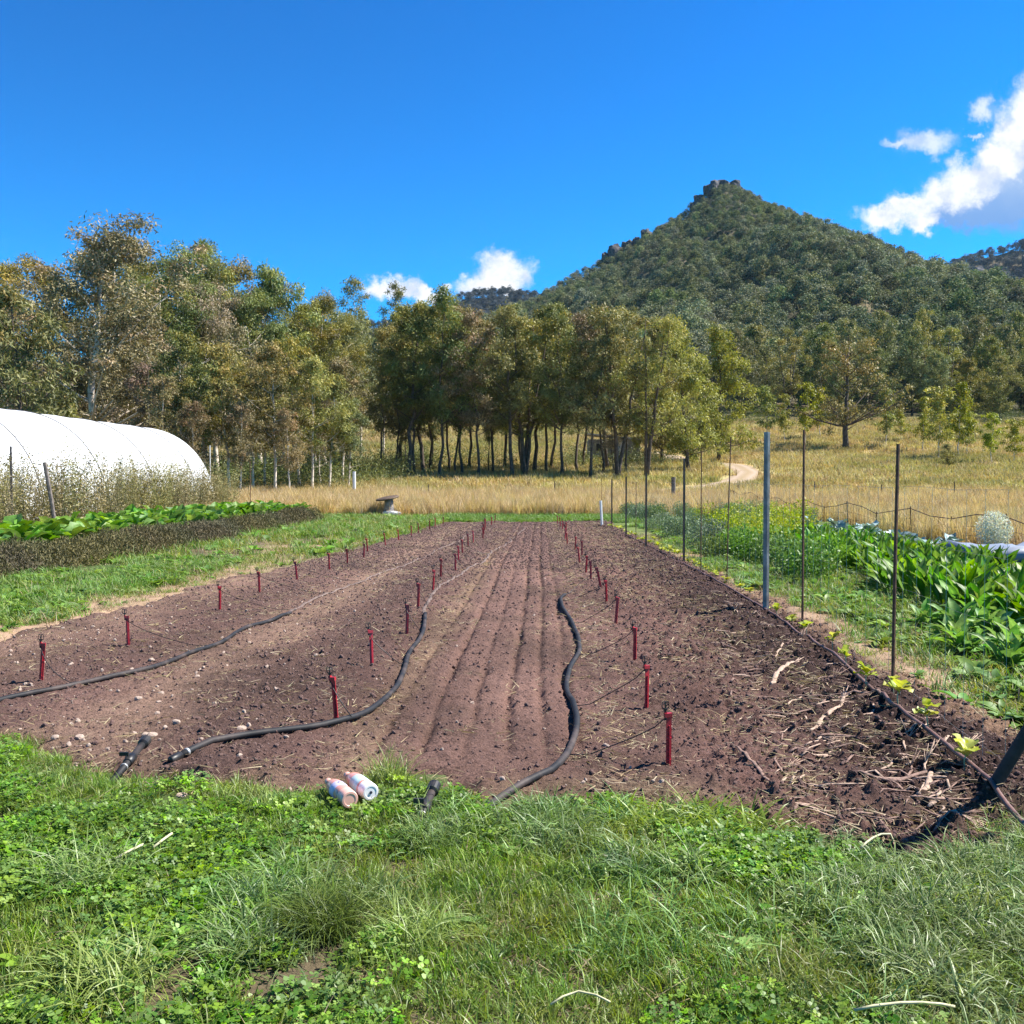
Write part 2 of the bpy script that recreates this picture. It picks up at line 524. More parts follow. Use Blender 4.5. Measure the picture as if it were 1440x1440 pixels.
M['stone'] = mat_plain('bed_stone', (0.36, 0.27, 0.21), 0.85, 0.3, 30, 0.4)
M['rock'] = mat_plain('cliff_rock', (0.065, 0.06, 0.062), 0.9, 0.45, 0.25, 0.8)

M['red'] = mat_plain('red_plastic', (0.42, 0.024, 0.034), 0.35, 0.18, 25, 0, spec=0.5, dirt=(0.12, 0.06, 0.05), dirt_amt=0.35)
M['blackp'] = mat_plain('black_plastic', (0.014, 0.013, 0.012), 0.45, 0.3, 30, 0, dirt=(0.06, 0.05, 0.04), dirt_amt=0.5)
M['hose'] = mat_plain('black_poly_hose', (0.016, 0.016, 0.017), 0.62, 0.25, 8, 0.1, spec=0.22, dirt=(0.12, 0.085, 0.07), dirt_amt=0.5)
M['hosedirt'] = mat_plain('dusty_lay_flat_hose', (0.11, 0.075, 0.062), 0.9, 0.4, 9, 0.3, dirt=(0.19, 0.135, 0.105), dirt_amt=0.8)
M['rust'] = mat_plain('rusty_steel', (0.10, 0.045, 0.028), 0.8, 0.4, 15, 0.3, dirt=(0.2, 0.09, 0.045), dirt_amt=0.6)
M['steel'] = mat_plain('weathered_steel', (0.26, 0.25, 0.235), 0.75, 0.35, 8, 0.1, metal=0.0, dirt=(0.07, 0.06, 0.055), dirt_amt=0.6)
M['darksteel'] = mat_plain('dark_picket_steel', (0.055, 0.042, 0.036), 0.6, 0.3, 10, 0.1)
M['wire'] = mat_plain('galvanised_wire', (0.42, 0.42, 0.40), 0.45, 0.2, 10, 0, metal=0.6)
M['rustwire'] = mat_plain('rusty_wire', (0.10, 0.055, 0.04), 0.8, 0.3, 10, 0)
M['drip'] = mat_plain('brown_irrigation_pipe', (0.12, 0.06, 0.048), 0.5, 0.3, 10, 0, dirt=(0.25, 0.15, 0.11), dirt_amt=0.5)
M['timber'] = mat_plain('weathered_timber', (0.15, 0.12, 0.10), 0.85, 0.35, 12, 0.4)
M['enddark'] = mat_plain('dark_end_timber', (0.045, 0.03, 0.027), 0.85, 0.3, 14, 0.3)
M['whitepost'] = mat_plain('white_painted_stake', (0.72, 0.68, 0.62), 0.6, 0.1, 10)
M['film'] = mat_plain('white_tunnel_film', (0.58, 0.59, 0.59), 0.38, 0.06, 0.5, 0.25, spec=0.4, dirt=(0.55, 0.54, 0.48), dirt_amt=0.5)
M['hoop'] = mat_plain('galvanised_hoop', (0.40, 0.38, 0.34), 0.5, 0.2, 10, metal=0.4)
M['concrete'] = mat_plain('pale_concrete', (0.22, 0.20, 0.19), 0.8, 0.2, 5, 0.2)
M['rustdisc'] = mat_plain('brown_disc_timber', (0.085, 0.055, 0.032), 0.7, 0.35, 6, 0.2)
M['whitesack'] = mat_plain('white_plastic_sack', (0.5, 0.48, 0.45), 0.5, 0.08, 8, 0.2)
M['tarp'] = mat_plain('grey_weed_mat', (0.17, 0.20, 0.26), 0.5, 0.12, 3, 0.1)
M['bottle_pink'] = mat_plain('pink_drink_plastic', (0.68, 0.30, 0.24), 0.22, 0.12, 14, 0, spec=0.6)
M['bottle_peach'] = mat_plain('peach_bottle_base', (0.74, 0.40, 0.31), 0.3, 0.08, 20, 0, spec=0.5)
M['lilac'] = mat_plain('faded_lilac_label', (0.50, 0.46, 0.66), 0.45, 0.15, 18)
M['teal'] = mat_plain('faded_teal_label', (0.42, 0.58, 0.56), 0.45, 0.25, 14, dirt=(0.62, 0.36, 0.36), dirt_amt=0.7)
M['whitecap'] = mat_plain('white_bottle_base', (0.80, 0.78, 0.76), 0.35, 0.06, 20)
M['ink'] = mat_plain('dark_print', (0.03, 0.03, 0.05), 0.5)
M['shedwall'] = mat_plain('shed_sheet_wall', (0.20, 0.17, 0.14), 0.7, 0.2, 1)
M['shedroof'] = mat_plain('shed_sheet_roof', (0.42, 0.40, 0.39), 0.5, 0.15, 2)


# ------------------------------------------------------------------ the ground
def grid(us, ys, wfun, zfun, cfun, name, mat, smooth=True):
    U, Y = np.meshgrid(us, ys)
    X = U * wfun(Y)
    Z = zfun(X, Y)
    V = np.stack([X, Y, Z], -1).reshape(-1, 3)
    nu, ny = len(us), len(ys)
    i = np.arange(ny - 1)[:, None] * nu + np.arange(nu - 1)[None, :]
    Fc = np.stack([i, i + 1, i + nu + 1, i + nu], -1).reshape(-1, 4)
    return mesh_np(name, V, Fc, mat, smooth=smooth, col=cfun(X, Y).reshape(-1, 3))


def lerp3(a, b, t):
    return a + (np.asarray(b) - a) * t[..., None]


def ground_col(X, Y):
    n = fbm(X, Y, 0.5, 4, 61); n2 = fbm(X, Y, 0.08, 4, 63)
    c = np.zeros(X.shape + (3,)) + np.array((0.11, 0.085, 0.05))           # thatchy soil under the lawn
    c = lerp3(c, (0.06, 0.085, 0.025), sstep(n, -0.1, 0.25))
    # trodden dry earth beside the bed on the left and right
    dry = np.exp(-((X + 5.6) / 0.9) ** 2) * sstep(Y, 7, 9) * (1 - sstep(Y, 24, 30)) + np.exp(-((X - 3.2) / 0.5) ** 2) * sstep(Y, 4, 6)
    c = lerp3(c, (0.30, 0.20, 0.13), np.clip(dry + n * 0.5 * (dry > 0.05), 0, 1))
    c = lerp3(c, (0.10, 0.15, 0.03), sstep(Y, 26, 33) * 0.9)
    c = lerp3(c, (0.40, 0.29, 0.125), sstep(Y + n * 4, 44, 48))
    pas = lerp3(np.zeros(X.shape + (3,)) + np.array((0.40, 0.30, 0.13)), (0.32, 0.28, 0.12), sstep(n2, -0.12, 0.25))
    pas = lerp3(pas, (0.42, 0.30, 0.11), sstep(fbm(X, Y, 0.15, 3, 67), 0.05, 0.35) * 0.7)
    c = c + (pas - c) * sstep(Y + n * 6, 58, 68)[..., None]
    # bare litter under the trees
    lit = sstep(-X, 8, 26) * sstep(Y, 66, 78)
    c = lerp3(c, (0.16, 0.115, 0.06), lit * 0.75)
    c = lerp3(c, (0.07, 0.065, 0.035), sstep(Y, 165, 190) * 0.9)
    return c


def ground_z(X, Y):
    z = gz(X, Y)
    near = 1 - sstep(Y, 20, 45)
    z = z + fbm(X, Y, 1.2, 3, 71) * 0.03 * near + fbm(X, Y, 0.3, 2, 73) * 0.1 * sstep(np.abs(X), 5, 9) * near * 0
    return np.where(bed_s(X, Y) > 0.1, z - 0.1, z)


ys = np.concatenate([np.arange(-9, 9, 0.11), 9 * np.exp(np.arange(0, np.log(190 / 9), 0.0105))])
us = np.linspace(-1, 1, 320)
tag(grid(us, ys, lambda Y: 13 + 0.95 * np.maximum(Y, 0), ground_z, ground_col, 'ground', M['ground']), kind='structure')


def hill_col(X, Y):
    n = fbm(X, Y, 0.03, 4, 81)
    c = np.zeros(X.shape + (3,)) + np.array((0.075, 0.07, 0.04))
    return lerp3(c, (0.14, 0.11, 0.065), sstep(n, 0.0, 0.4))


ys = np.concatenate([np.linspace(184, 700, 190), np.linspace(706, 1000, 30)])
tag(grid(np.linspace(-1, 1, 300), ys, lambda Y: 60 + 0.95 * Y, lambda X, Y: gz(X, Y) - 0.6 * (1 - sstep(Y, 184, 195)), hill_col, 'hill', M['hillground']), kind='structure')

# far ridges behind the hill
FRX = [-1400, -900, -420, -260, -180, -120, -80, -40, 0, 60, 200, 380, 440, 480, 520, 570, 620, 680, 800, 1000, 1500]
FRZ = [60, 100, 150, 172, 176, 188, 204, 208, 202, 180, 175, 230, 243, 249, 251, 253, 256, 262, 262, 245, 200]


def fr_z(X, Y):
    t = np.clip((Y - 900) / 220, 0, 1)
    return 20 + (np.interp(X, FRX, FRZ) + fbm(X, Y, 0.02, 3, 85) * 8 - 8 - 20) * t ** 0.8 - np.clip(Y - 1120, 0, None) * 0.6


tag(grid(np.linspace(-1, 1, 260), np.concatenate([np.linspace(900, 1130, 40), np.linspace(1140, 1500, 12)]), lambda Y: 300 + 0.95 * Y, fr_z, hill_col, 'far_ridge', M['hillground']), kind='structure')


# ------------------------------------------------------------------ the tilled bed
def soil_col(X, Y):
    c = np.zeros(X.shape + (3,)) + np.array((0.155, 0.088, 0.076))
    n = fbm(X, Y, 1.2, 4, 51)
    c = lerp3(c, (0.235, 0.15, 0.115), np.clip(np.exp(-((X + 2.75 + n * 0.3) / 0.5) ** 2) + 0.8 * np.exp(-((X + 4.9) / 0.7) ** 2), 0, 1))
    c = lerp3(c, (0.20, 0.118, 0.098), np.exp(-((X + 0.35) / 0.75) ** 2) * 0.85)
    c = lerp3(c, (0.23, 0.155, 0.105), np.exp(-((X + 1.05 + n * 0.25) / 0.16) ** 2) * 0.6)
    dark = np.exp(-((X + 1.85 + n * 0.3) / 0.45) ** 2) * 0.6 + np.exp(-((X + 3.7) / 0.5) ** 2) * 0.35
    c = lerp3(c, (0.085, 0.055, 0.048), np.clip(dark, 0, 1))
    wet = sstep(X + n * 0.4, 1.2, 2.2) * (1 - sstep(X + n * 0.2, 2.6, 2.95)) * (1 - 0.5 * sstep(Y, 14, 30))
    c = lerp3(c, (0.045, 0.026, 0.023), wet * 0.9)
    c = lerp3(c, (0.26, 0.165, 0.11), sstep(X + n * 0.3, 2.65, 2.9) * 0.8)
    c = lerp3(c, (0.11, 0.07, 0.055), sstep(n, 0.05, 0.45) * 0.5)
    c = lerp3(c, (0.27, 0.19, 0.12), (1 - sstep(Y - np.interp(X, FX, FY), 0.0, 0.5)) * sstep(n, -0.1, 0.2) * 0.6)
    c = c * (1 + 0.45 * fbm(X, Y * 0.6, 0.9, 3, 181))[..., None]
    return c * np.array((0.86, 0.845, 0.79))


ys = [4.0]
while ys[-1] < 39.2:
    ys.append(ys[-1] + max(0.0125, 0.0029 * ys[-1]))
xs = np.linspace(-6.6, 3.3, 680)
tag(grid(xs, np.array(ys), lambda Y: 1.0, lambda X, Y: gz(X, Y) + bed_h(X, Y), soil_col, 'soil_bed', M['soil']), kind='structure')


# ------------------------------------------------------------------ scattering small ground cover as one mass
def scatter(name, protos, P, R, S, I, label, cat, kind='stuff'):
    """one object: the given small meshes set on the points P with Euler R, scale S, kind I"""
    coll = bpy.data.collections.new(name + '_pieces')
    for k, me in enumerate(protos):
        coll.objects.link(bpy.data.objects.new('%s_piece_%02d' % (name, k), me))
    me = bpy.data.meshes.new(name)
    n = len(P)
    me.vertices.add(n); me.vertices.foreach_set('co', np.asarray(P, np.float32).ravel())
    a = me.attributes.new('rot', 'FLOAT_VECTOR', 'POINT'); a.data.foreach_set('vector', np.asarray(R, np.float32).ravel())
    S = np.asarray(S, np.float32)
    if S.ndim == 1:
        S = np.repeat(S[:, None], 3, 1)
    a = me.attributes.new('scl', 'FLOAT_VECTOR', 'POINT'); a.data.foreach_set('vector', S.ravel())
    a = me.attributes.new('idx', 'INT', 'POINT'); a.data.foreach_set('value', np.asarray(I, np.int32))
    o = ob(name, me)
    gt = bpy.data.node_groups.new(name + '_scatter', 'GeometryNodeTree')
    gt.interface.new_socket('Geometry', in_out='INPUT', socket_type='NodeSocketGeometry')
    gt.interface.new_socket('Geometry', in_out='OUTPUT', socket_type='NodeSocketGeometry')
    N = NT(gt)
    gi = N.add('NodeGroupInput'); go = N.add('NodeGroupOutput')
    mp_ = N.add('GeometryNodeMeshToPoints'); N.l.new(gi.outputs[0], mp_.inputs[0])
    ci = N.add('GeometryNodeCollectionInfo'); ci.inputs['Collection'].default_value = coll
    ci.inputs['Separate Children'].default_value = True; ci.inputs['Reset Children'].default_value = True
    iop = N.add('GeometryNodeInstanceOnPoints')
    N.l.new(mp_.outputs[0], iop.inputs['Points']); N.l.new(ci.outputs[0], iop.inputs['Instance'])
    iop.inputs['Pick Instance'].default_value = True
    def nat(nm, dt):
        q = N.add('GeometryNodeInputNamedAttribute', data_type=dt); q.inputs['Name'].default_value = nm
        return q.outputs[0]
    N.l.new(nat('idx', 'INT'), iop.inputs['Instance Index'])
    er = N.add('FunctionNodeEulerToRotation'); N.l.new(nat('rot', 'FLOAT_VECTOR'), er.inputs[0])
    N.l.new(er.outputs[0], iop.inputs['Rotation'])
    N.l.new(nat('scl', 'FLOAT_VECTOR'), iop.inputs['Scale'])
    N.l.new(iop.outputs[0], go.inputs[0])
    md = o.modifiers.new('scatter', 'NODES'); md.node_group = gt
    return tag(o, label, cat, kind=kind)


def blades(n, R, lmin, lmax, w, lean, curl, seg=3, rng=RNG, flop=0.0, lie=0.0):
    """a tuft of n arching grass blades: V, F, f"""
    az = rng.uniform(0, 2 * np.pi, n); rr = R * np.sqrt(rng.uniform(0, 1, n)); ra = rng.uniform(0, 2 * np.pi, n)
    base = np.stack([rr * np.cos(ra), rr * np.sin(ra), np.full(n, -0.01)], -1)
    L = rng.uniform(lmin, lmax, n)
    le = np.abs(rng.normal(0, lean, n)) + flop * rng.uniform(0, 1, n); cu_ = rng.uniform(0.3, 1.0, n) * curl
    if lie:
        le = rng.normal(lie, 0.12, n)
    d = np.stack([np.cos(az), np.sin(az)], -1)
    side = np.stack([-np.sin(az), np.cos(az), np.zeros(n)], -1)
    tw = rng.normal(0, 0.5, n)
    side = side * np.cos(tw)[:, None] + np.array((0, 0, 1.0)) * np.sin(tw)[:, None]
    V = []
    p = base.copy(); ang = le.copy()
    ww = w * rng.uniform(0.6, 1.3, n)
    for s in range(seg + 1):
        t = s / seg
        k = (1 - t ** 1.6) * 0.95 + 0.05
        V.append(p - side * (ww * k * 0.5)[:, None]); V.append(p + side * (ww * k * 0.5)[:, None])
        st = L / seg
        p = p + np.stack([d[:, 0] * np.sin(ang) * st, d[:, 1] * np.sin(ang) * st, np.cos(ang) * st], -1)
        ang = ang + cu_ / seg * 1.6
    V = np.stack(V, 1)                      # n, 2(seg+1), 3
    nv = 2 * (seg + 1)
    b = np.arange(n)[:, None] * nv
    Fc = np.concatenate([np.stack([b[:, 0] + 2 * s, b[:, 0] + 2 * s + 1, b[:, 0] + 2 * s + 3, b[:, 0] + 2 * s + 2], -1) for s in range(seg)])
    f = np.repeat(rng.uniform(0, 1, n), nv)
    return V.reshape(-1, 3), Fc, f


def tuft(name, mat, *a, **k):
    V, Fc, f = blades(*a, **k)
    return mesh_np(name, V, Fc, mat, attr=f, link=False)


def rhombs(P, D, Nn, L, Wd):
    """leaf-shaped faces: base P, direction D, normal Nn, length, width"""
    S = np.cross(D, Nn); S /= (np.linalg.norm(S, axis=1, keepdims=True) + 1e-9)
    L = np.asarray(L)[:, None]; Wd = np.asarray(Wd)[:, None]
    mid = P + D * L * 0.42
    V = np.stack([P, mid - S * Wd * 0.5, P + D * L, mid + S * Wd * 0.5], 1)
    n = len(P)
    Fc = np.arange(4 * n).reshape(n, 4)
    return V.reshape(-1, 3), Fc


def unit(a):
    return a / (np.linalg.norm(a, axis=1, keepdims=True) + 1e-9)


def clover(name, mat, n, R, hmin, hmax, size, rng=RNG):
    V = []; Fc = []; f = []
    for i in range(n):
        r = R * math.sqrt(rng.uniform()); a = rng.uniform(0, 6.283)
        h = rng.uniform(hmin, hmax) * (1 - 0.4 * r / R)
        c = np.array((r * math.cos(a), r * math.sin(a), h))
        tl = rng.normal(0, 0.35, 2); rot = rng.uniform(0, 6.283); fv = rng.uniform(); sz = size * rng.uniform(0.7, 1.25)
        for k in range(3):
            w = rot + k * 2.094
            ex = np.array((math.cos(w), math.sin(w), tl[0] * math.cos(w) + tl[1] * math.sin(w) + 0.12))
            ey = np.array((-math.sin(w), math.cos(w), -tl[0] * math.sin(w) + tl[1] * math.cos(w)))
            b = len(V)
            for (x, y) in [(0, 0), (0.45, 0.42), (0.85, 0.36), (0.9, 0.0), (0.85, -0.36), (0.45, -0.42)]:
                V.append(c + ex * x * sz + ey * y * sz); f.append(fv)
            Fc.append(tuple(range(b, b + 6)))
        b = len(V)
        g0 = c * np.array((0.6, 0.6, 0)) + np.array((0, 0, -0.005))
        dx = np.array((0.0008, 0, 0))
        for q in (g0 - dx, g0 + dx, c + dx, c - dx):
            V.append(q); f.append(fv)
        Fc.append((b, b + 1, b + 2, b + 3))
    me = bpy.data.meshes.new(name)
    me.from_pydata([tuple(q) for q in V], [], Fc)
    at = me.attributes.new('f', 'FLOAT', 'POINT'); at.data.foreach_set('value', np.array(f, np.float32))
    me.materials.append(mat)
    return me


def rosette(name, mat, n, lmin, lmax, wfrac, elev, rng=RNG, lobes=False):
    """a weed: n broad leaves from one root"""
    V = []; Fc = []; f = []
    for i in range(n):
        az = rng.uniform(0, 6.283); L = rng.uniform(lmin, lmax); wd = L * wfrac * rng.uniform(0.7, 1.2); el = elev * rng.uniform(0.5, 1.3)
        seg = 5; fv = rng.uniform(); p = np.array((0.0, 0.0, 0.0)); a = el
        d = np.array((math.cos(az), math.sin(az))); s = np.array((-math.sin(az), math.cos(az), 0))
        b = len(V)
        for k in range(seg + 1):
            t = k / seg
            w = wd * (0.15 + math.sin(math.pi * min(1, t * 0.95 + 0.05)) * 0.9) * (0.6 if (lobes and k % 2) else 1.0) * 0.5
            for q in (-1, 1):
                V.append(p + s * w * q + np.array((0, 0, 0.25 * w))); f.append(fv)
            V.insert(len(V) - 1, p.copy()); f.append(fv)
            p = p + np.array((d[0] * math.cos(a), d[1] * math.cos(a), math.sin(a))) * L / seg
            a -= 0.22 * rng.uniform(0.5, 1.5)
        for k in range(seg):
            q = b + 3 * k
            Fc.append((q, q + 1, q + 4, q + 3)); Fc.append((q + 1, q + 2, q + 5, q + 4))
    return mesh_np(name, V, Fc, mat, attr=f, link=False, smooth=True)


def pts_in(n, x0, x1, y0, y1):
    return RNG.uniform(x0, x1, n), RNG.uniform(y0, y1, n)


def eul(n, tilt=0.15):
    return np.stack([RNG.normal(0, tilt, n), RNG.normal(0, tilt, n), RNG.uniform(0, 6.283, n)], -1)


def lay(x, y, dz=0.0):
    return np.stack([x, y, ground_z(x, y) + dz], -1)


# --- foreground lawn: turf, long tufts, clover, dead straw
turf = [tuft('turf', M['grass'], 46, 0.07, 0.04, 0.10, 0.0048, 0.5, 0.9, flop=0.5) for _ in range(4)]
longg = [tuft('long_grass', M['grass_b'], 46, 0.07, 0.10, 0.22, 0.0062, 0.4, 1.6, seg=4, flop=0.6) for _ in range(4)]
clov = [clover('clover', M['clover'], 34, 0.10, 0.015, 0.065, 0.0145) for _ in range(3)]
strw = [tuft('straw', M['straw'], 16, 0.09, 0.05, 0.16, 0.0034, 1.45, 0.3, lie=1.25) for _ in range(3)]
weed = [rosette('weed', M['weedgreen'], 9, 0.05, 0.11, 0.42, 0.6) for _ in range(3)]

x, y = pts_in(34000, -5.5, 4.8, 1.2, 7.4)
keep = (bed_s(x, y) < RNG.uniform(-0.25, 0.05, len(x))) & (np.abs(x) < 1.5 + 0.75 * y)
x, y = x[keep], y[keep]
nz = fbm(x, y, 1.1, 3, 101); nc = fbm(x, y, 0.9, 3, 105); nb = fbm(x, y, 1.6, 3, 109)
bare = nb > 0.43
x, y, nz, nc = x[~bare], y[~bare], nz[~bare], nc[~bare]
kind = RNG.uniform(0, 1, len(x))
t = np.zeros(len(x), int) + RNG.integers(0, 4, len(x))
pl = sstep(nz, 0.08, 0.34) * 0.62                       # long grass in patches
pcl = sstep(nc, -0.02, 0.3) * 0.62
isl = kind < pl
isc = (~isl) & (RNG.uniform(0, 1, len(x)) < pcl)
iss = (~isl) & (~isc) & (RNG.uniform(0, 1, len(x)) < 0.12 + 0.2 * sstep(x, 0.3, 1.6))
isw = (~isl) & (~isc) & (~iss) & (RNG.uniform(0, 1, len(x)) < 0.012)
t[isl] = 4 + RNG.integers(0, 4, isl.sum())
t[isc] = 8 + RNG.integers(0, 3, isc.sum())
t[iss] = 11 + RNG.integers(0, 3, iss.sum())
t[isw] = 14 + RNG.integers(0, 3, isw.sum())
S = RNG.uniform(0.65, 1.2, len(x))
for (a_, b_, rad_) in [(452, 1330, 0.2), (580, 1340, 0.1)]:
    gx_, gy_ = G(a_, b_)
    S = S * np.where(np.hypot(x - gx_, y - gy_) < rad_, 0.4, 1.0)
scatter('lawn_grass', turf + longg + clov + strw + weed, lay(x, y), eul(len(x)), S, t, 'green lawn of mixed grass and clover in front of the tilled bed', 'grass')

# --- strips of weeds left of the bed, right of the fence and beyond the bed
turf2 = [tuft('rough_turf', M['weedgreen'], 40, 0.16, 0.07, 0.2, 0.011, 0.5, 0.9, flop=0.4) for _ in range(3)]
turfy = [tuft('yellow_turf', M['weedyellow'], 40, 0.16, 0.06, 0.16, 0.011, 0.6, 0.9, flop=0.4) for _ in range(2)]
weed2 = [rosette('broad_weed', M['weedgreen'], 14, 0.10, 0.2, 0.5, 0.8) for _ in range(2)]
strw2 = [tuft('dry_tuft', M['straw'], 24, 0.16, 0.05, 0.18, 0.008, 1.1, 0.5, flop=0.3) for _ in range(2)]


def strip(n, x0, x1, y0, y1, dens, wts, protos, name, label, smin=0.7, smax=1.3):
    x, y = pts_in(n, x0, x1, y0, y1)
    k = (bed_s(x, y) < -0.05) & (RNG.uniform(0, 1, n) < dens(x, y))
    x, y = x[k], y[k]
    I = RNG.choice(len(protos), len(x), p=np.array(wts) / sum(wts))
    scatter(name, protos, lay(x, y), eul(len(x)), RNG.uniform(smin, smax, len(x)), I, label, 'weeds')


P4 = turf2 + turfy + weed2 + strw2
strip(5200, -8.5, -4.4, 7.0, 20, lambda x, y: sstep(fbm(x, y, 0.5, 3, 111) + 0.75 * sstep(-x, 5.2, 6.3) - 0.6 * sstep(y, 15, 18), 0.05, 0.4), [3, 3, 3, 1, 1, 2, 2, 1.2, 1.2], P4,
      'weed_strip', 'patchy green weeds between the low hedge and the tilled bed')
strip(5000, -12, -3.2, 19, 45, lambda x, y: 0.3 + sstep(fbm(x, y, 0.3, 3, 113) + sstep(y, 22, 30) * 0.5, 0.1, 0.4), [2, 2, 2, 3, 3, 1, 1, 1.5, 1.5], P4,
      'grass_verge', 'yellow green grass verge left of the far end of the bed', 1.0, 1.9)
strip(3000, -4, 4.4, 38.3, 45, lambda x, y: x * 0 + 0.95, [4, 4, 4, 1.2, 1.2, 1, 1, .3, .3], P4, 'grass_headland', 'bright green grass strip across the far end of the bed', 1.0, 1.6)
strip(5200, 2.85, 5.6, 5, 36, lambda x, y: sstep(fbm(x, y, 0.6, 3, 117) + 0.9 * sstep(x, 3.1, 3.7), 0.0, 0.5), [3, 3, 3, 4, 4, 3, 3, 1, 1], P4,
      'weed_margin', 'yellow green weeds between the post fence and the leafy crop', 0.7, 1.3)

strip(3800, -6.8, -4.3, 7.0, 24, lambda x, y: 0.75 * np.exp(-((x + 5.5) / 0.8) ** 2), [0.6, 0.6, 0.6, 1.5, 1.5, 0.5, 0.5, 5, 5], P4,
      'dry_verge', 'dry yellowed grass and straw on the trodden edge left of the bed', 0.4, 0.85)
strip(2200, 2.7, 3.7, 4.6, 30, lambda x, y: 0.6 + 0 * x, [0.6, 0.6, 0.6, 2, 2, 0.3, 0.3, 6, 6], P4,
      'dry_margin', 'dry straw and sparse weeds on the bare soil edge outside the fence', 0.35, 0.75)

# --- tall dry grass band and pasture
dry = [tuft('dry_grass', M['drygrass'], 70, 0.35, 0.45, 0.95, 0.022, 0.22, 0.7, seg=3) for _ in range(4)]
x, y = pts_in(15000, -46, 50, 44, 66)
lim = 45.5 + fbm(x, y, 0.15, 2, 121) * 3 - 0.0 * x
keep = (y > lim) & (np.abs(x + 1) < 6 + 0.72 * y) & (RNG.uniform(0, 1, len(x)) < 1.0 - 0.75 * sstep(y, 56, 66))
right = (x > 5) & (y > 54)
keep &= ~right | (RNG.uniform(0, 1, len(x)) < 0.5)
x, y = x[keep], y[keep]
scatter('dry_grass_band', dry, lay(x, y), eul(len(x), 0.08), RNG.uniform(0.6, 1.15, len(x)), RNG.integers(0, 4, len(x)),
        'band of tall dry straw coloured grass between the garden and the trees', 'grass')
# dry grass reaching forward on both sides of the garden
x, y = pts_in(9000, -32, 40, 20, 46)
keep = ((x > 10.5 + fbm(x, y, 0.2, 2, 5) * 2) & (x < 5 + 0.75 * y) & (y > 24)) | ((x < -12.5) & (x > -17 - 0 * y) & (y > 38))
x, y = x[keep], y[keep]
scatter('dry_grass_sides', dry, lay(x, y), eul(len(x), 0.08), RNG.uniform(0.5, 0.95, len(x)), RNG.integers(0, 4, len(x)),
        'tall dry grass beyond the low wire fence and beside the white tunnel', 'grass')
past = [tuft('pasture_tuft', M['pasture'], 60, 0.6, 0.2, 0.5, 0.045, 0.5, 0.8, seg=2) for _ in range(3)]
x, y = pts_in(26000, -80, 120, 56, 175)
keep = (np.abs(x - 5) < 10 + 0.62 * y)
x, y = x[keep], y[keep]
# the dirt track stays clear
TRK = [(-3, 63), (5, 68.5), (11.5, 75), (16.0, 83), (18.6, 92), (19.2, 101), (17.6, 111), (15.8, 122), (14.5, 134)]
TRX = np.array([q[0] for q in TRK], float); TRY = np.array([q[1] for q in TRK], float)
dtr = np.abs(x - np.interp(y, TRY, TRX))
keep = (dtr > 1.65) | (y < 63) | (y > 133)
x, y = x[keep], y[keep]
scatter('pasture_grass', past, lay(x, y), eul(len(x), 0.1), RNG.uniform(0.6, 1.5, len(x)) * (0.8 + y / 250), RNG.integers(0, 3, len(x)),
        'golden pasture grass on the slope around the trees', 'grass')

# the dirt track
tt = np.linspace(0, 1, 160)
arc = np.linspace(0, len(TRK) - 1, len(TRK)) / (len(TRK) - 1)
cx = np.interp(tt, arc, TRX); cy = np.interp(tt, arc, TRY)
for _ in range(12):
    cx[1:-1] = (cx[:-2] + cx[1:-1] * 2 + cx[2:]) / 4; cy[1:-1] = (cy[:-2] + cy[1:-1] * 2 + cy[2:]) / 4
dx = np.gradient(cx); dy = np.gradient(cy); L = np.hypot(dx, dy)
Vt = []; Ct = []
for k in np.linspace(-1, 1, 9):
    wv = 1.2 * k * (1 + 0.25 * fbm(cx, cy + k * 9, 0.3, 2, 131))
    X = cx + dy / L * wv; Y = cy - dx / L * wv
    Vt.append(np.stack([X, Y, gz(X, Y) + 0.06 - 0.05 * abs(k)], -1))
    rut = math.exp(-((abs(k) - 0.5) / 0.25) ** 2)
    Ct.append(np.tile(np.array((0.27, 0.20, 0.115)) * (1 - rut) + np.array((0.34, 0.26, 0.19)) * rut, (len(cx), 1)))
V = np.stack(Vt, 1).reshape(-1, 3); Cc = np.stack(Ct, 1).reshape(-1, 3)
i = np.arange(159)[:, None] * 9 + np.arange(8)[None, :]
tag(mesh_np('dirt_track', V, np.stack([i, i + 1, i + 10, i + 9], -1).reshape(-1, 4), M['track'], smooth=True, col=Cc), kind='structure')


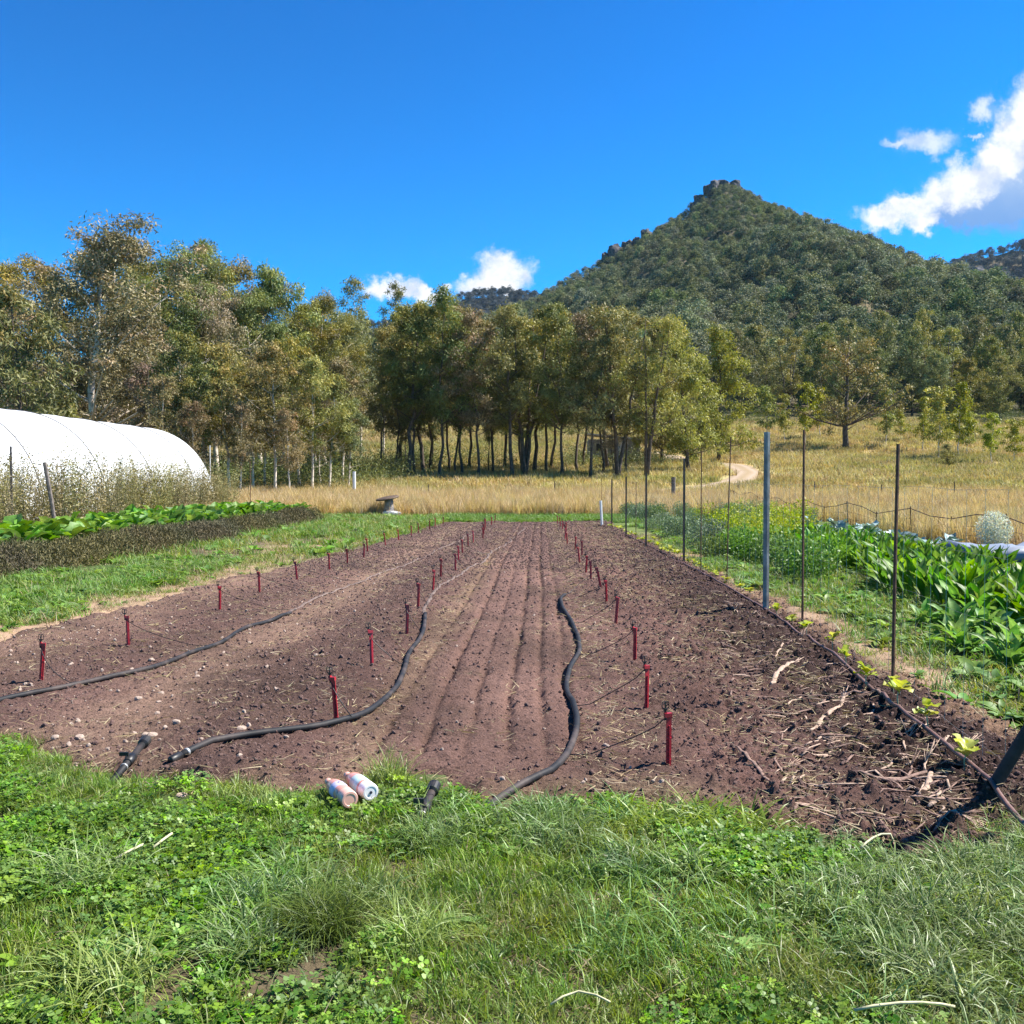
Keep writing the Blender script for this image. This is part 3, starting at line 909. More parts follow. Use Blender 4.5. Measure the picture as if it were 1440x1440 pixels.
# ------------------------------------------------------------------ trees
def gum(seed, H, cb, spread, nlimb, per, leafmat, barkmat, cr=0.75, tr=0.16, leafL=0.34, leafW=0.085, rise=0.8, stems=1, wob=0.25, bare=0, dome=0.55):
    """a eucalypt: trunk mesh with limbs, crown mesh of hanging leaves"""
    rng = np.random.default_rng(seed)
    mb = MB(); clumps = []
    for st in range(stems):
        az0 = rng.uniform(0, 6.283); ln = rng.uniform(0.02, 0.07) if stems == 1 else rng.uniform(0.08, 0.2)
        nseg = 10; tp = []
        for k in range(nseg + 1):
            t = k / nseg
            tp.append(np.array((math.cos(az0) * ln * H * t ** 1.2 + rng.normal(0, wob * 0.25) * (t > 0), math.sin(az0) * ln * H * t ** 1.2 + rng.normal(0, wob * 0.25) * (t > 0), -0.3 + t * (H * 0.93 + 0.3))))
        tp = np.array(tp)
        mb.tube([tuple(q) for q in tp], [tr * (1 - 0.86 * (k / nseg) ** 0.9) * (1.35 if k == 0 else 1) for k in range(nseg + 1)], 7)
        def tpos(h):
            return np.array([np.interp(h, tp[:, 2], tp[:, j]) for j in range(3)])
        nl = max(4, nlimb // stems)
        for i in range(nl):
            t = (i + rng.uniform(0.1, 0.9)) / nl
            shape = (0.5 + 0.5 * math.sin(math.pi * min(1, 0.15 + t * 0.85))) * (1 - dome * t ** 3)
            r = spread * shape * rng.uniform(0.5, 1.25)
            if rng.uniform() < 0.12:
                continue
            h = H * (cb + (0.97 - cb) * t)
            az = i * 2.4 + rng.uniform(-0.6, 0.6)
            h0 = max(H * cb * 0.75, h - r * rise * rng.uniform(0.7, 1.2))
            a = tpos(h0)
            e = tpos(min(h, H * 0.93)) + np.array((math.cos(az) * r, math.sin(az) * r, h - min(h, H * 0.93)))
            m_ = a * 0.45 + e * 0.55 + np.array((rng.normal(0, 0.12), rng.normal(0, 0.12), -0.06 * r + rng.normal(0, 0.1)))
            q = a * 0.75 + m_ * 0.25 + np.array((rng.normal(0, .08), rng.normal(0, .08), -0.03 * r))
            rb = tr * 0.36 * (1 - 0.55 * t) * rng.uniform(0.7, 1.2)
            mb.tube([tuple(a), tuple(q), tuple(m_), tuple(e)], [rb, rb * 0.8, rb * 0.5, rb * 0.16], 5, caps=False)
            for sb in range(4):
                w = rng.uniform(0.35, 1.0)
                s0 = a + (e - a) * w if w > 0.6 else a * (1 - w) + m_ * w
                off = rng.normal(0, 1, 3); off /= np.linalg.norm(off)
                e2 = s0 + off * np.array((1, 1, 0.7)) * r * 0.42 * rng.uniform(0.5, 1.0) + np.array((0, 0, 0.12 * r))
                mid = (s0 + e2) / 2 + rng.normal(0, 0.06, 3)
                mb.tube([tuple(s0), tuple(mid), tuple(e2)], [rb * 0.32, rb * 0.22, rb * 0.08], 4, caps=False)
                clumps.append(e2); 
                if sb % 2 == 0:
                    clumps.append(mid + rng.normal(0, 0.2, 3))
            clumps.append(e)
        for k in range(3):
            clumps.append(tp[-1] + rng.normal(0, 0.5, 3) * np.array((1, 1, 0.5)))
        for k in range(bare):                       # leafless side branches low on the stem
            h = H * rng.uniform(cb * 0.45, cb * 1.1); a = tpos(h); az = rng.uniform(0, 6.28); r = rng.uniform(0.6, 1.8)
            e = a + np.array((math.cos(az) * r, math.sin(az) * r, r * rng.uniform(0.1, 0.9)))
            mb.tube([tuple(a), tuple((a + e) / 2 + np.array((0, 0, -0.08))), tuple(e)], [tr * 0.16, tr * 0.1, tr * 0.03], 4, caps=False)
    C = np.array(clumps)
    nC = len(C)
    rad = cr * rng.uniform(0.45, 1.2, nC) * 0.9
    n = nC * per
    ci = np.repeat(np.arange(nC), per)
    dirs = unit(rng.normal(0, 1, (n, 3)))
    off = dirs * (rng.uniform(0, 1, (n, 1)) ** 0.45) * np.array((0.95, 0.95, 0.6)) * rad[ci][:, None]
    off[:, 2] -= 0.35 * rad[ci] * (np.linalg.norm(off[:, :2], axis=1) / rad[ci]) ** 2       # clumps hang at the rim
    P = C[ci] + off
    D = unit(rng.normal(0, 0.7, (n, 3)) + dirs * 0.3 + np.array((0, 0, -0.5)))
    Nn = unit(rng.normal(0, 0.7, (n, 3)) + dirs * 1.15 + np.array((0, 0, 0.6)))
    Lf = leafL * rng.uniform(0.6, 1.3, n)
    V, Fc = rhombs(P, D, Nn, Lf, leafW * rng.uniform(0.7, 1.4, n))
    f = np.clip(rng.uniform(0, 1, nC)[ci] * 0.75 + rng.uniform(0, 1, n) * 0.4 - 0.08, 0, 1)
    hi = (C[:, 2] > H * 0.72) & (rng.uniform(0, 1, nC) < 0.28) | (rng.uniform(0, 1, nC) < 0.05)
    f = np.where(hi[ci] & (rng.uniform(0, 1, n) < 0.75), 1.25 + rng.uniform(0, 0.35, n), f)
    crown = mesh_np('crown', V, Fc, leafmat, attr=np.repeat(f, 4), link=False)
    return mb.mesh('trunk', barkmat, True), crown, H


def set_tree(pro, px, d, top, label, group, name='gum_tree', wide=1.0, rz=None, dz=0.0):
    """stand a tree where the photograph has it: pixel column, distance, pixel row of its top"""
    tm, cm, H = pro
    x = XA(px, d); z = g1(x, d)
    h = CAM_Z + (VY - top) / F * d - z
    s = h / H
    o = empty(name, (x, d, z - 0.05), random.uniform(0, 6.28) if rz is None else rz, (s * wide, s * wide, s))
    o.rotation_euler.x = random.gauss(0, 0.03); o.rotation_euler.y = random.gauss(0, 0.035)
    tag(o, label, 'tree', group)
    ob('trunk', tm, o); ob('crown', cm, o)
    return o


slim = [gum(100 + i, 15.0, 0.34 + 0.04 * (i % 3), 3.2 + 0.35 * (i % 2), 24, 76, M[m], M['bark_dark'], cr=0.95, leafL=0.27, leafW=0.075, tr=0.13 + 0.03 * (i % 3), bare=7, wob=0.5) for i, m in enumerate(['gum_olive', 'gum_green', 'gum_olive', 'gum_brown', 'gum_green'])]
slimpale = [gum(120 + i, 12.0, 0.42, 3.1, 22, 72, M[m], M['bark_pale'], cr=0.85, leafL=0.27, leafW=0.075, tr=0.14, bare=14) for i, m in enumerate(['gum_brown', 'gum_olive', 'gum_green'])]
tallb = [gum(140 + i, 20.0, 0.26, 6.2, 42, 125, M[m], M['bark_pale'], cr=1.35, tr=0.32, leafL=0.29, leafW=0.085, bare=4, dome=0.25) for i, m in enumerate(['gum_brown', 'gum_olive', 'gum_green'])]
bushy = [gum(160 + i, 14.0, 0.16, 4.2, 34, 62, M[m], M['bark_dark'], cr=1.1, tr=0.22, leafL=0.38, leafW=0.1) for i, m in enumerate(['gum_green', 'gum_bright', 'gum_olive'])]
thin = [gum(180, 22.0, 0.62, 2.3, 12, 40, M['gum_green'], M['bark_pale'], cr=0.9, tr=0.16)]
open_t = [gum(190, 14.0, 0.30, 6.2, 30, 44, M['gum_olive'], M['bark_dark'], cr=1.0, tr=0.42, rise=0.9, bare=6, leafL=0.4, leafW=0.12, dome=0.2)]
sap = [gum(200 + i, 6.0, 0.34, 1.25, 12, 26, M['gum_bright'], M['bark_pale'], cr=0.5, tr=0.06, leafL=0.3, leafW=0.09) for i in range(2)]
multi = [gum(210 + i, 15.0, 0.30, 3.2, 26, 50, M[m], M['bark_dark'], cr=0.95, tr=0.2, stems=3, bare=4) for i, m in enumerate(['gum_olive', 'gum_bright'])]

# left stand behind the white tunnel
gl = 'gum trees behind the white tunnel'
set_tree(tallb[0], 112, 74, 296, 'tall brown leaved gum with pale trunk rising above the white tunnel', gl, wide=1.25)
set_tree(bushy[0], 28, 60, 392, 'dark green bushy gum right behind the white tunnel, beside the pale trunk', gl)
set_tree(bushy[1], 95, 64, 555, 'small bright green bush just behind the tunnel roof at the pale trunk', gl, 'gum_sapling', 0.6)
set_tree(tallb[1], -20, 86, 345, 'gum behind the dark bushy one, its top beside the tall brown gum', gl)
set_tree(tallb[2], 262, 92, 333, 'leaning topped dark green gum standing next to the tall brown gum', gl, wide=0.95)
set_tree(tallb[1], 330, 100, 362, 'olive gum on the falling skyline after the leaning topped gum', gl, wide=0.95)
set_tree(slimpale[2], 398, 98, 368, 'slender gum with open feathery top on the left skyline', gl, wide=0.8)
set_tree(tallb[0], 190, 84, 410, 'brown gum filling in between the tall brown gum and the leaning one', gl, wide=0.8)
set_tree(tallb[1], 440, 104, 405, 'olive gum where the left skyline drops to the grove', gl, wide=0.75)
for px, d, top, k in [(165, 92, 335, 2), (60, 92, 352, 1), (300, 90, 385, 0), (365, 94, 402, 2), (230, 88, 380, 2), (480, 112, 430, 2), (410, 100, 412, 1), (10, 78, 400, 0), (215, 96, 358, 1), (285, 98, 352, 2), (345, 100, 385, 0), (455, 108, 420, 1), (140, 82, 420, 0)]:
    set_tree(tallb[k], px, d, top, 'gum in the dense stand behind the white tunnel, hidden low down', gl, wide=random.uniform(0.85, 1.1))
gf = 'slender pale stemmed gums at the front of the left stand'
for px, d, top, k in [(252, 66, 455, 2), (318, 67, 478, 1), (385, 66, 478, 1), (352, 69, 500, 1), (288, 70, 505, 2), (438, 68, 498, 1), (418, 72, 470, 1), (462, 70, 520, 2),
                      (225, 64, 520, 0), (490, 72, 556, 2), (205, 68, 500, 0), (335, 63, 560, 0), (270, 62, 560, 0), (405, 64, 570, 0), (370, 74, 520, 0), (447, 75, 540, 0), (480, 78, 500, 1)]:
    set_tree(slimpale[k], px, d, top, 'slender pale stemmed gum at the front of the left stand', gf)

# the grove in the middle
gg = 'gums of the middle grove'
set_tree(thin[0], 508, 118, 382, 'tall thin gum whose tuft of leaves sticks up above the grove beside the cloud', gg)
set_tree(thin[0], 537, 121, 388, 'second thin gum topping the grove, in front of the low white cloud', gg, wide=0.9)
for i, (px, d, top) in enumerate([(536, 98, 445), (575, 88, 420), (582, 90, 440), (618, 88, 405), (641, 94, 420), (650, 91, 440), (672, 88, 430), (693, 95, 425), (721, 87, 428), (735, 92, 440),
                                  (752, 99, 430), (768, 95, 428), (790, 88, 425), (812, 96, 430), (830, 86, 432), (848, 94, 428), (880, 92, 432), (560, 104, 440), (605, 103, 425), (660, 105, 435), (710, 106, 425), (775, 106, 425), (820, 108, 432), (556, 93, 470), (597, 95, 430), (630, 99, 415), (855, 100, 436)]):
    set_tree(slim[(i * 7 + i // 5) % 5], px, d, top + random.uniform(-8, 14), 'dark stemmed slender gum in the front row of the middle grove' if d < 93 else 'slender gum deeper in the middle grove, behind its front row of trunks', gg, wide=random.uniform(0.85, 1.15))
set_tree(multi[0], 738, 90, 440, 'thick dark several stemmed gum in the heart of the grove', gg, wide=1.1)
set_tree(multi[0], 868, 87, 428, 'forked gum with thick trunk near the dirt track end of the grove', gg)
set_tree(multi[1], 908, 87, 440, 'forked olive gum at the right end of the grove', gg, wide=0.9)
set_tree(bushy[2], 930, 104, 440, 'bushy olive gum behind the forked gum beside the track', gg, wide=0.7)
set_tree(bushy[1], 968, 94, 448, 'yellow green gum leaning beside the bend of the dirt track', gg, wide=0.85)
set_tree(bushy[1], 1010, 112, 458, 'last bright yellow green gum of the grove, beyond the bend of the track', gg, wide=0.95)
set_tree(bushy[0], 985, 116, 500, 'dark green gum between the two bright gums beside the track', gg, wide=0.6)

for i in range(6):
    px = random.uniform(525, 900); d = random.uniform(88, 108)
    set_tree(slim[(i * 3) % 5], px, d, random.uniform(500, 560), 'young thin gum growing between the larger trunks of the grove', 'young gums inside the grove', 'gum_sapling', random.uniform(0.55, 0.9))

# the right pasture
gr = 'young gums scattered over the right pasture'
set_tree(open_t[0], 1184, 130, 478, 'big open gum with dark trunk and bare pale limbs alone on the pasture', None)
for px, d, top, k, wd in [(1078, 140, 542, 0, 1.1), (1128, 135, 540, 1, 1.0), (1150, 142, 545, 0, 1.0), (1240, 132, 548, 1, 1.0), (1262, 136, 575, 0, 1.0), (1312, 112, 545, 0, 1.0), (1338, 115, 540, 1, 1.0), (1352, 118, 580, 0, 1.0),
                       (1385, 105, 582, 1, 1.3), (1415, 104, 590, 0, 1.2), (1100, 138, 555, 1, 0.9), (1290, 125, 560, 1, 1.0)]:
    set_tree(sap[k], px, d, top, 'young bright leaved gum beside the big open gum on the pasture' if px < 1280 else 'young bright leaved gum on the pasture, near the low sparse bush', gr, 'gum_sapling', wd)
set_tree(bushy[2], 1325, 100, 622, 'low sparse bush on the pasture in front of the young gums', None, 'bush', 1.6)
gb = 'dark gums along the upper edge of the pasture'
for i, (px, d, top) in enumerate([(1045, 182, 480), (1075, 186, 500), (1105, 178, 492), (1135, 190, 470), (1160, 184, 490), (1190, 196, 462), (1215, 186, 478), (1245, 198, 452), (1275, 184, 480), (1300, 194, 470),
                                  (1330, 186, 478), (1355, 196, 462), (1380, 182, 490), (1405, 192, 470), (1435, 184, 482), (1465, 192, 470), (1500, 186, 480), (1060, 196, 470), (1120, 198, 478), (1230, 180, 505), (1320, 178, 510),
                                  (1395, 176, 515), (1290, 200, 455), (1425, 200, 455), (1170, 178, 515), (1345, 174, 520), (1450, 172, 510), (1530, 190, 475)]):
    set_tree([bushy[0], bushy[2], multi[0], bushy[0]][i % 4], px, d, top - 18, 'dark bushy gum in the row above the pasture at the foot of the hill', gb, wide=random.uniform(0.75, 1.1))

# low scrub filling the floor of the stands
scrub = [mesh_np('scrub', *(lambda q: (q[0], q[1]))(rhombs(RNG.normal(0, 1, (500, 3)) * np.array((0.8, 0.8, 0.35)) + np.array((0, 0, 0.5)), unit(RNG.normal(0, 1, (500, 3))), unit(RNG.normal(0, 1, (500, 3))), RNG.uniform(0.06, 0.22, 500), RNG.uniform(0.02, 0.06, 500))),
                 M['gum_green'], attr=np.repeat(RNG.uniform(0, 0.6, 500), 4), link=False) for _ in range(3)]
x = np.concatenate([RNG.uniform(-60, -12, 420), RNG.uniform(-16, 14, 60), RNG.uniform(30, 110, 160)])
y = np.concatenate([RNG.uniform(70, 118, 420), RNG.uniform(100, 125, 60), RNG.uniform(165, 200, 160)])
scatter('forest_scrub', scrub, lay(x, y, -0.1), eul(len(x), 0.1), RNG.uniform(0.7, 2.0, len(x)), RNG.integers(0, 3, len(x)), 'low brown scrub and fallen branches under the gum trees', 'scrub')


# ------------------------------------------------------------------ forest on the hill
def hilltree(seed, mat):
    rng = np.random.default_rng(seed)
    nC = 20
    a = rng.uniform(0, 6.283, nC); rr = np.sqrt(rng.uniform(0, 1, nC))
    C = np.stack([np.cos(a) * rr * 2.6, np.sin(a) * rr * 2.6, 7.4 - 3.0 * rr ** 2 + rng.normal(0, 0.4, nC)], -1)
    per = 46; ci = np.repeat(np.arange(nC), per); n = nC * per
    P = C[ci] + (lambda d_: d_)(rng.normal(0, 1, (n, 3)) * np.array((0.62, 0.62, 0.34)))
    V, Fc = rhombs(P, unit(rng.normal(0, 1, (n, 3)) * np.array((1, 1, 0.5))), unit((P - C[ci]) * 0.8 + rng.normal(0, 0.5, (n, 3)) + np.array((0, 0, 0.8))), rng.uniform(0.35, 0.8, n), rng.uniform(0.2, 0.42, n))
    f = np.clip(rng.uniform(0, 1, nC)[ci] * 0.6 + rng.uniform(0, 1, n) * 0.45, 0, 1)
    f = np.repeat(f, 4)
    # a few pale stems
    for k in range(3):
        b = len(V); q = C[k] * np.array((0.8, 0.8, 1)); w = 0.12
        V = np.concatenate([V, np.array([(0.2 * k - w, 0, -0.5), (0.2 * k + w, 0.05, -0.5), (q[0] + w * .5, q[1], q[2]), (q[0] - w * .5, q[1], q[2])])])
        Fc = np.concatenate([Fc, [[b, b + 1, b + 2, b + 3]]]); f = np.concatenate([f, [1, 1, 1, 1]])
    return mesh_np('hill_tree', V, Fc, mat, attr=f, link=False)


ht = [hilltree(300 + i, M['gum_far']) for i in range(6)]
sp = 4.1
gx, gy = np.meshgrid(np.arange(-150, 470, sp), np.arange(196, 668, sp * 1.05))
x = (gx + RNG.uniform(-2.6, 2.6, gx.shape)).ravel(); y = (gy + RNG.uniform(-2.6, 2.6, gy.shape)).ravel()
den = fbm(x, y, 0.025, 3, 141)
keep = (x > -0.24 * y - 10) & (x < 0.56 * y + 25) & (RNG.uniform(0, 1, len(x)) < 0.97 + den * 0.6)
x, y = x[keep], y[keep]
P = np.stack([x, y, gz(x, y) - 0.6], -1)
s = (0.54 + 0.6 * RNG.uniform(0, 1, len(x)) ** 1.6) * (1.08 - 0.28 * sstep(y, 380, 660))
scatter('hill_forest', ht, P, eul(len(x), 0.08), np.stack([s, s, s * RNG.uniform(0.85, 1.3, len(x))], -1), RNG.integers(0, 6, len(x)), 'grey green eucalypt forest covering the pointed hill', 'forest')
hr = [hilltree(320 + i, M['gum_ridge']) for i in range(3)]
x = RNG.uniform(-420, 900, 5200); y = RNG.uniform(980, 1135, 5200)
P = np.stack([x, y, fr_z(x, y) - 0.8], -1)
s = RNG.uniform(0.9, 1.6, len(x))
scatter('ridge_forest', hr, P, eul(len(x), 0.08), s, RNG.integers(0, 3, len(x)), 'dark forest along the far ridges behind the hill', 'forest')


# rocky outcrops on the hill
def rock_mesh(seed, n=3, spiky=0.35):
    import bmesh
    bm = bmesh.new()
    bmesh.ops.create_icosphere(bm, subdivisions=n, radius=1.0)
    me = bpy.data.meshes.new('rock')
    bm.to_mesh(me); bm.free()
    co = np.zeros(len(me.vertices) * 3, np.float32); me.vertices.foreach_get('co', co); co = co.reshape(-1, 3)
    k = 1 + spiky * (vnoise(co[:, 0] * 1.7 + seed, co[:, 1] * 1.7 + co[:, 2] * 1.3, seed) * 1.6 + vnoise(co[:, 0] * 4 + seed, co[:, 1] * 4 - co[:, 2] * 3.1, seed + 3) * 0.8)
    co *= k[:, None]
    co = np.sign(co) * np.abs(co) ** 0.82
    me.vertices.foreach_set('co', co.ravel()); me.update()
    return me


rk = [rock_mesh(i * 3.7, 3, 0.5) for i in range(3)]
for q in rk:
    q.materials.append(M['rock'])


def outcrop(label, spots, name='rock_outcrop'):
    x0, y0 = spots[0][0], spots[0][1]
    o = empty(name, (x0, y0, g1(x0, y0)))
    tag(o, label, 'rock')
    for i, (x, y, dz, sx, sy, sz, rz) in enumerate(spots):
        c = ob('boulder', rk[i % 3], o)
        c.location = (x - x0, y - y0, g1(x, y) - g1(x0, y0) + dz); c.scale = (sx, sy, sz); c.rotation_euler = (0, 0, rz)


outcrop('dark rocky summit at the very top of the pointed hill', [(111.5, 646, 1.8, 6.5, 4, 4.2, 0.3), (105, 646, 2.0, 6.5, 4, 3.6, 1.2), (118.5, 646, 2.4, 6, 4, 4.0, 2.0), (99, 645, 2.4, 5, 3, 3.4, 0.8), (112, 644, 3.2, 4.6, 3, 2.8, 2.6), (107, 643, 2, 6, 3, 5, 1.1), (95, 645, 2, 3, 2.5, 3.4, 2.2), (123, 645, 2, 3.4, 2.6, 3.6, 0.1)])
outcrop('dark cliff knob on the left shoulder of the pointed hill', [(47, 646, 4, 5, 4, 6, 0.3), (41, 646, 3, 4, 3, 5, 1.4), (54, 646, 4, 4, 3, 4.5, 2.2)])
outcrop('small dark cliff higher up the left shoulder of the hill', [(66, 646, 4, 4, 3, 5, 0.9), (60, 646, 3.5, 3, 3, 4, 0.2)])
def far_outcrop(label, spots):
    x0, y0 = spots[0][0], spots[0][1]
    z0 = float(fr_z(np.array([x0]), np.array([y0]))[0])
    o = empty('rock_outcrop', (x0, y0, z0)); tag(o, label, 'rock')
    for i, (x, y, dz, sx, sy, sz, rz) in enumerate(spots):
        c = ob('boulder', rk[i % 3], o)
        c.location = (x - x0, y - y0, float(fr_z(np.array([x]), np.array([y]))[0]) - z0 + dz); c.scale = (sx, sy, sz); c.rotation_euler = (0, 0, rz)
far_outcrop('dark broken cliffs under the far right ridge', [(455, 1085, 6, 9, 6, 11, 0.3), (505, 1085, 7, 8, 6, 12, 0.9), (530, 1082, 5, 10, 6, 10, 1.7), (474, 1080, 3, 7, 5, 8, 2.2)])


# ------------------------------------------------------------------ white poly tunnel
def tunnel():
    xc, hw, H, y0, y1 = -20.6, 4.0, 4.3, 16.0, 52.0
    o = empty('poly_tunnel', (xc, y0, 0))
    tag(o, 'white plastic covered poly tunnel with rounded roof beside the leafy row', 'greenhouse')
    def sect(a, k=1.0):
        """a 0..pi round the arch"""
        c, s = math.cos(a), math.sin(a)
        return (math.copysign(abs(c) ** 0.93, c) * hw * k, max(0, s) ** 0.92 * H * k)
    na, bays = 40, 14; V = []; Fc = []
    step = (y1 - y0) / bays
    rows = []
    for b in range(bays * 4 + 1):
        t = b / 4 / bays; ph = (b % 4) / 4
        k = 1 - 0.006 * math.sin(math.pi * ph)
        rows.append((t * (y1 - y0), k))
    for (yy_, k) in rows:
        for i in range(na + 1):
            px_, pz_ = sect(math.pi * i / na, k)
            V.append((px_, yy_, pz_))
    for r in range(len(rows) - 1):
        for i in range(na):
            q = r * (na + 1) + i
            Fc.append((q, q + 1, q + na + 2, q + na + 1))
    mesh_np('film_cover', V, Fc, M['film'], o, smooth=True)
    for yy_ in (0, y1 - y0):
        mb = MB(); mb.v = [(0, yy_, 0)] + [(*[sect(math.pi * i / na)[0]], yy_, sect(math.pi * i / na)[1]) for i in range(na + 1)]
        mb.f = [(0, i + 1, i + 2) for i in range(na)]
        e = mb.build('end_wall', M['film'], o)
        MB().box((0, yy_ + (0.03 if yy_ else -0.03), 1.1), (1.6, 0.05, 2.2)).build('door', M['film'], e)
    for b in range(1, bays, 2):
        mb = MB()
        mb.tube([(sect(math.pi * i / na, 1.004)[0], b * step, sect(math.pi * i / na, 1.004)[1]) for i in range(na + 1)], 0.014, 5)
        mb.build('tie_rope', M['darksteel'], o)
    for sx in (-1, 1):
        MB().tube([(sx * (hw * 0.985 + 0.03), 0, 0.75), (sx * (hw * 0.985 + 0.03), y1 - y0, 0.75)], 0.022, 6).build('side_rail', M['hoop'], o)
        MB().box((sx * (hw + 0.05), (y1 - y0) / 2, 0.12), (0.05, y1 - y0, 0.3)).build('base_board', M['timber'], o)
tunnel()


# ------------------------------------------------------------------ crops
def leaf_mesh(name, mat, L, wfrac, pet, elev, droop, jag=0.0, cup=0.3, seed=0, rounder=False):
    """one leaf growing from the origin along +Y: a stalk, then a blade with a mid rib fold"""
    rng = np.random.default_rng(seed)
    seg = 6; V = []; Fc = []; f = []
    p = np.array((0.0, 0.0, 0.0)); a = elev; f0 = rng.uniform(0.1, 0.9)
    for k in range(seg + 1):
        t = k / seg
        if t < pet:
            w = 0.012
        else:
            q = (t - pet) / (1 - pet)
            w = L * wfrac * 0.5 * ((math.sin(math.pi * min(1, q * 0.9 + 0.1)) ** (0.55 if rounder else 0.8)) + 0.04)
            w *= 1 + rng.uniform(-jag, jag)
        for s_ in (-1, -0.5, 0, 0.5, 1):
            ruf = rng.normal(0, 0.16) * w * abs(s_)
            V.append((s_ * w * (1 + rng.uniform(-jag, jag) * 0.4 * (abs(s_) == 1)), p[1] + rng.normal(0, 0.05) * w * abs(s_), p[2] + cup * w * abs(s_) ** 1.5 + ruf))
            f.append(min(1, max(0, f0 + (0.4 if s_ == 0 or t < pet else 0) + rng.uniform(-0.12, 0.12))))
        p = p + np.array((0, math.cos(a), math.sin(a))) * L / seg
        a -= droop / seg * (0.3 if t < pet else 1.4)
    for k in range(seg):
        for j in range(4):
            q = 5 * k + j
            Fc.append((q, q + 1, q + 6, q + 5))
    return mesh_np(name, V, Fc, mat, attr=f, link=False, smooth=True)


def plant(name, label, group, cat, x, y, leaves, n, scale, z=None, tilt=0.25):
    o = empty(name, (x, y, g1(x, y) - 0.02 if z is None else z), random.uniform(0, 6.28), scale)
    tag(o, label, cat, group)
    for i in range(n):
        c = ob('leaf', random.choice(leaves), o)
        s = random.uniform(0.65, 1.15)
        c.rotation_euler = (random.gauss(0, tilt), random.gauss(0, tilt * 0.6), i * 2.4 + random.uniform(-0.5, 0.5))
        c.scale = (s * random.uniform(0.8, 1.2), s, s)
        c.location = (random.gauss(0, 0.03), random.gauss(0, 0.03), 0)
    return o


chard = [leaf_mesh('leaf', M['bigleaf'], 0.55, 0.18, 0.25, 1.4, 0.85, 0.35, 0.5, 400 + i) for i in range(8)]
lobed = [leaf_mesh('leaf', M['lobedleaf'], 0.40, 0.20, 0.2, 0.95, 1.0, 0.5, 0.3, 420 + i) for i in range(5)]
squash = [leaf_mesh('leaf', M['squash'], 0.46, 0.34, 0.3, 1.25, 1.2, 0.35, 0.45, 440 + i, True) for i in range(7)]
blue = [leaf_mesh('leaf', M['blueleaf'], 0.42, 0.6, 0.2, 0.8, 0.8, 0.12, 0.3, 460 + i, True) for i in range(3)]

for j, xr in enumerate((5.0, 5.5, 6.0, 6.5, 7.05)):
    yv = 10.6
    while yv < (16 if j == 0 else 26):
        plant('leafy_plant', 'tall glossy green leafy plant in the dense crop beyond the post fence', 'leafy crop plants', 'plant',
              xr + random.gauss(0, 0.1), yv + random.gauss(0, 0.08), chard, 22, random.uniform(0.85, 1.15))
        yv += 0.46
for (x, y) in [(4.35, 7.6), (4.7, 8.1), (4.45, 8.7), (4.95, 8.9), (4.3, 9.4), (4.75, 9.7), (5.2, 9.4), (4.5, 10.3), (5.0, 10.5), (5.4, 10.1), (4.2, 8.1), (4.9, 7.4), (5.3, 8.3), (4.1, 10.2), (4.6, 6.9), (5.1, 6.6), (5.5, 7.4), (4.05, 7.7), (4.0, 8.8), (3.95, 9.6), (4.4, 11.0), (4.8, 11.3), (5.1, 11.6), (4.15, 11.1), (5.6, 8.9), (5.7, 9.7), (4.6, 9.2), (4.9, 8.4), (4.55, 7.9)]:
    plant('radish_plant', 'leafy plant with lobed leaves in front of the dense crop, by the fence', 'lobed leaf plants', 'plant', x, y, lobed, 30, random.uniform(0.85, 1.25), tilt=0.4)
for xr in (-10.4, -11.1, -11.8, -12.5):
    yv = 17.0
    while yv < 44.5 + (xr + 10.4) * 1.2:
        plant('squash_plant', 'broad leaved green plant in the row beside the white tunnel', 'broad leaved row plants', 'plant', xr + random.gauss(0, 0.14), yv + random.gauss(0, 0.12), squash, 22, random.uniform(1.35, 1.9))
        yv += 0.72
for (x, y) in [(8.6, 23.5), (8.9, 25), (9.1, 26.5), (8.5, 28), (9.2, 29), (8.8, 30.5), (9.3, 32), (8.6, 33), (9.0, 34.5), (9.5, 27.8), (9.6, 24.3), (9.7, 31), (8.3, 26), (8.2, 30), (9.8, 34)]:
    plant('cabbage_plant', 'blue grey cabbage like plant behind the dense leafy crop', 'blue grey brassicas', 'plant', x, y, blue, 12, random.uniform(0.95, 1.3))

# low dark shrubs making a hedge row
def shrub_mesh(seed):
    rng = np.random.default_rng(seed); n = 5200
    P = np.stack([rng.uniform(-0.72, 0.72, n), rng.uniform(-0.66, 0.66, n), rng.uniform(0.02, 1, n) ** 0.7 * 0.52], -1)
    prof = np.clip(1 - (np.abs(P[:, 0]) / 0.76) ** 3.5, 0.1, 1)
    P[:, 2] *= prof * (0.9 + 0.35 * fbm(P[:, 0] + seed, P[:, 1], 3.0, 3, seed))
    D = unit(rng.normal(0, 0.8, (n, 3)) + np.array((0, 0, 0.8)))
    V, Fc = rhombs(P, D, unit(rng.normal(0, 1, (n, 3))), rng.uniform(0.03, 0.1, n), rng.uniform(0.010, 0.024, n))
    return mesh_np('foliage', V, Fc, M['hedge'], attr=np.repeat(rng.uniform(0, 1, n) ** 1.4, 4), link=False)
shr = [shrub_mesh(500 + i) for i in range(3)]
yv = 11.0; k = 0
while yv < 39.5:
    x = -9.05 + random.gauss(0, 0.05)
    o = ob('low_shrub', shr[k % 3]); o.location = (x, yv, g1(x, yv) - 0.01); o.scale = (random.uniform(0.92, 1.08), 1, random.uniform(0.92, 1.15)); o.rotation_euler = (0, 0, random.choice((0, math.pi)))
    tag(o, 'low dark brown green shrub in the hedge like herb row', 'shrub', 'herb row shrubs')
    yv += 1.12; k += 1

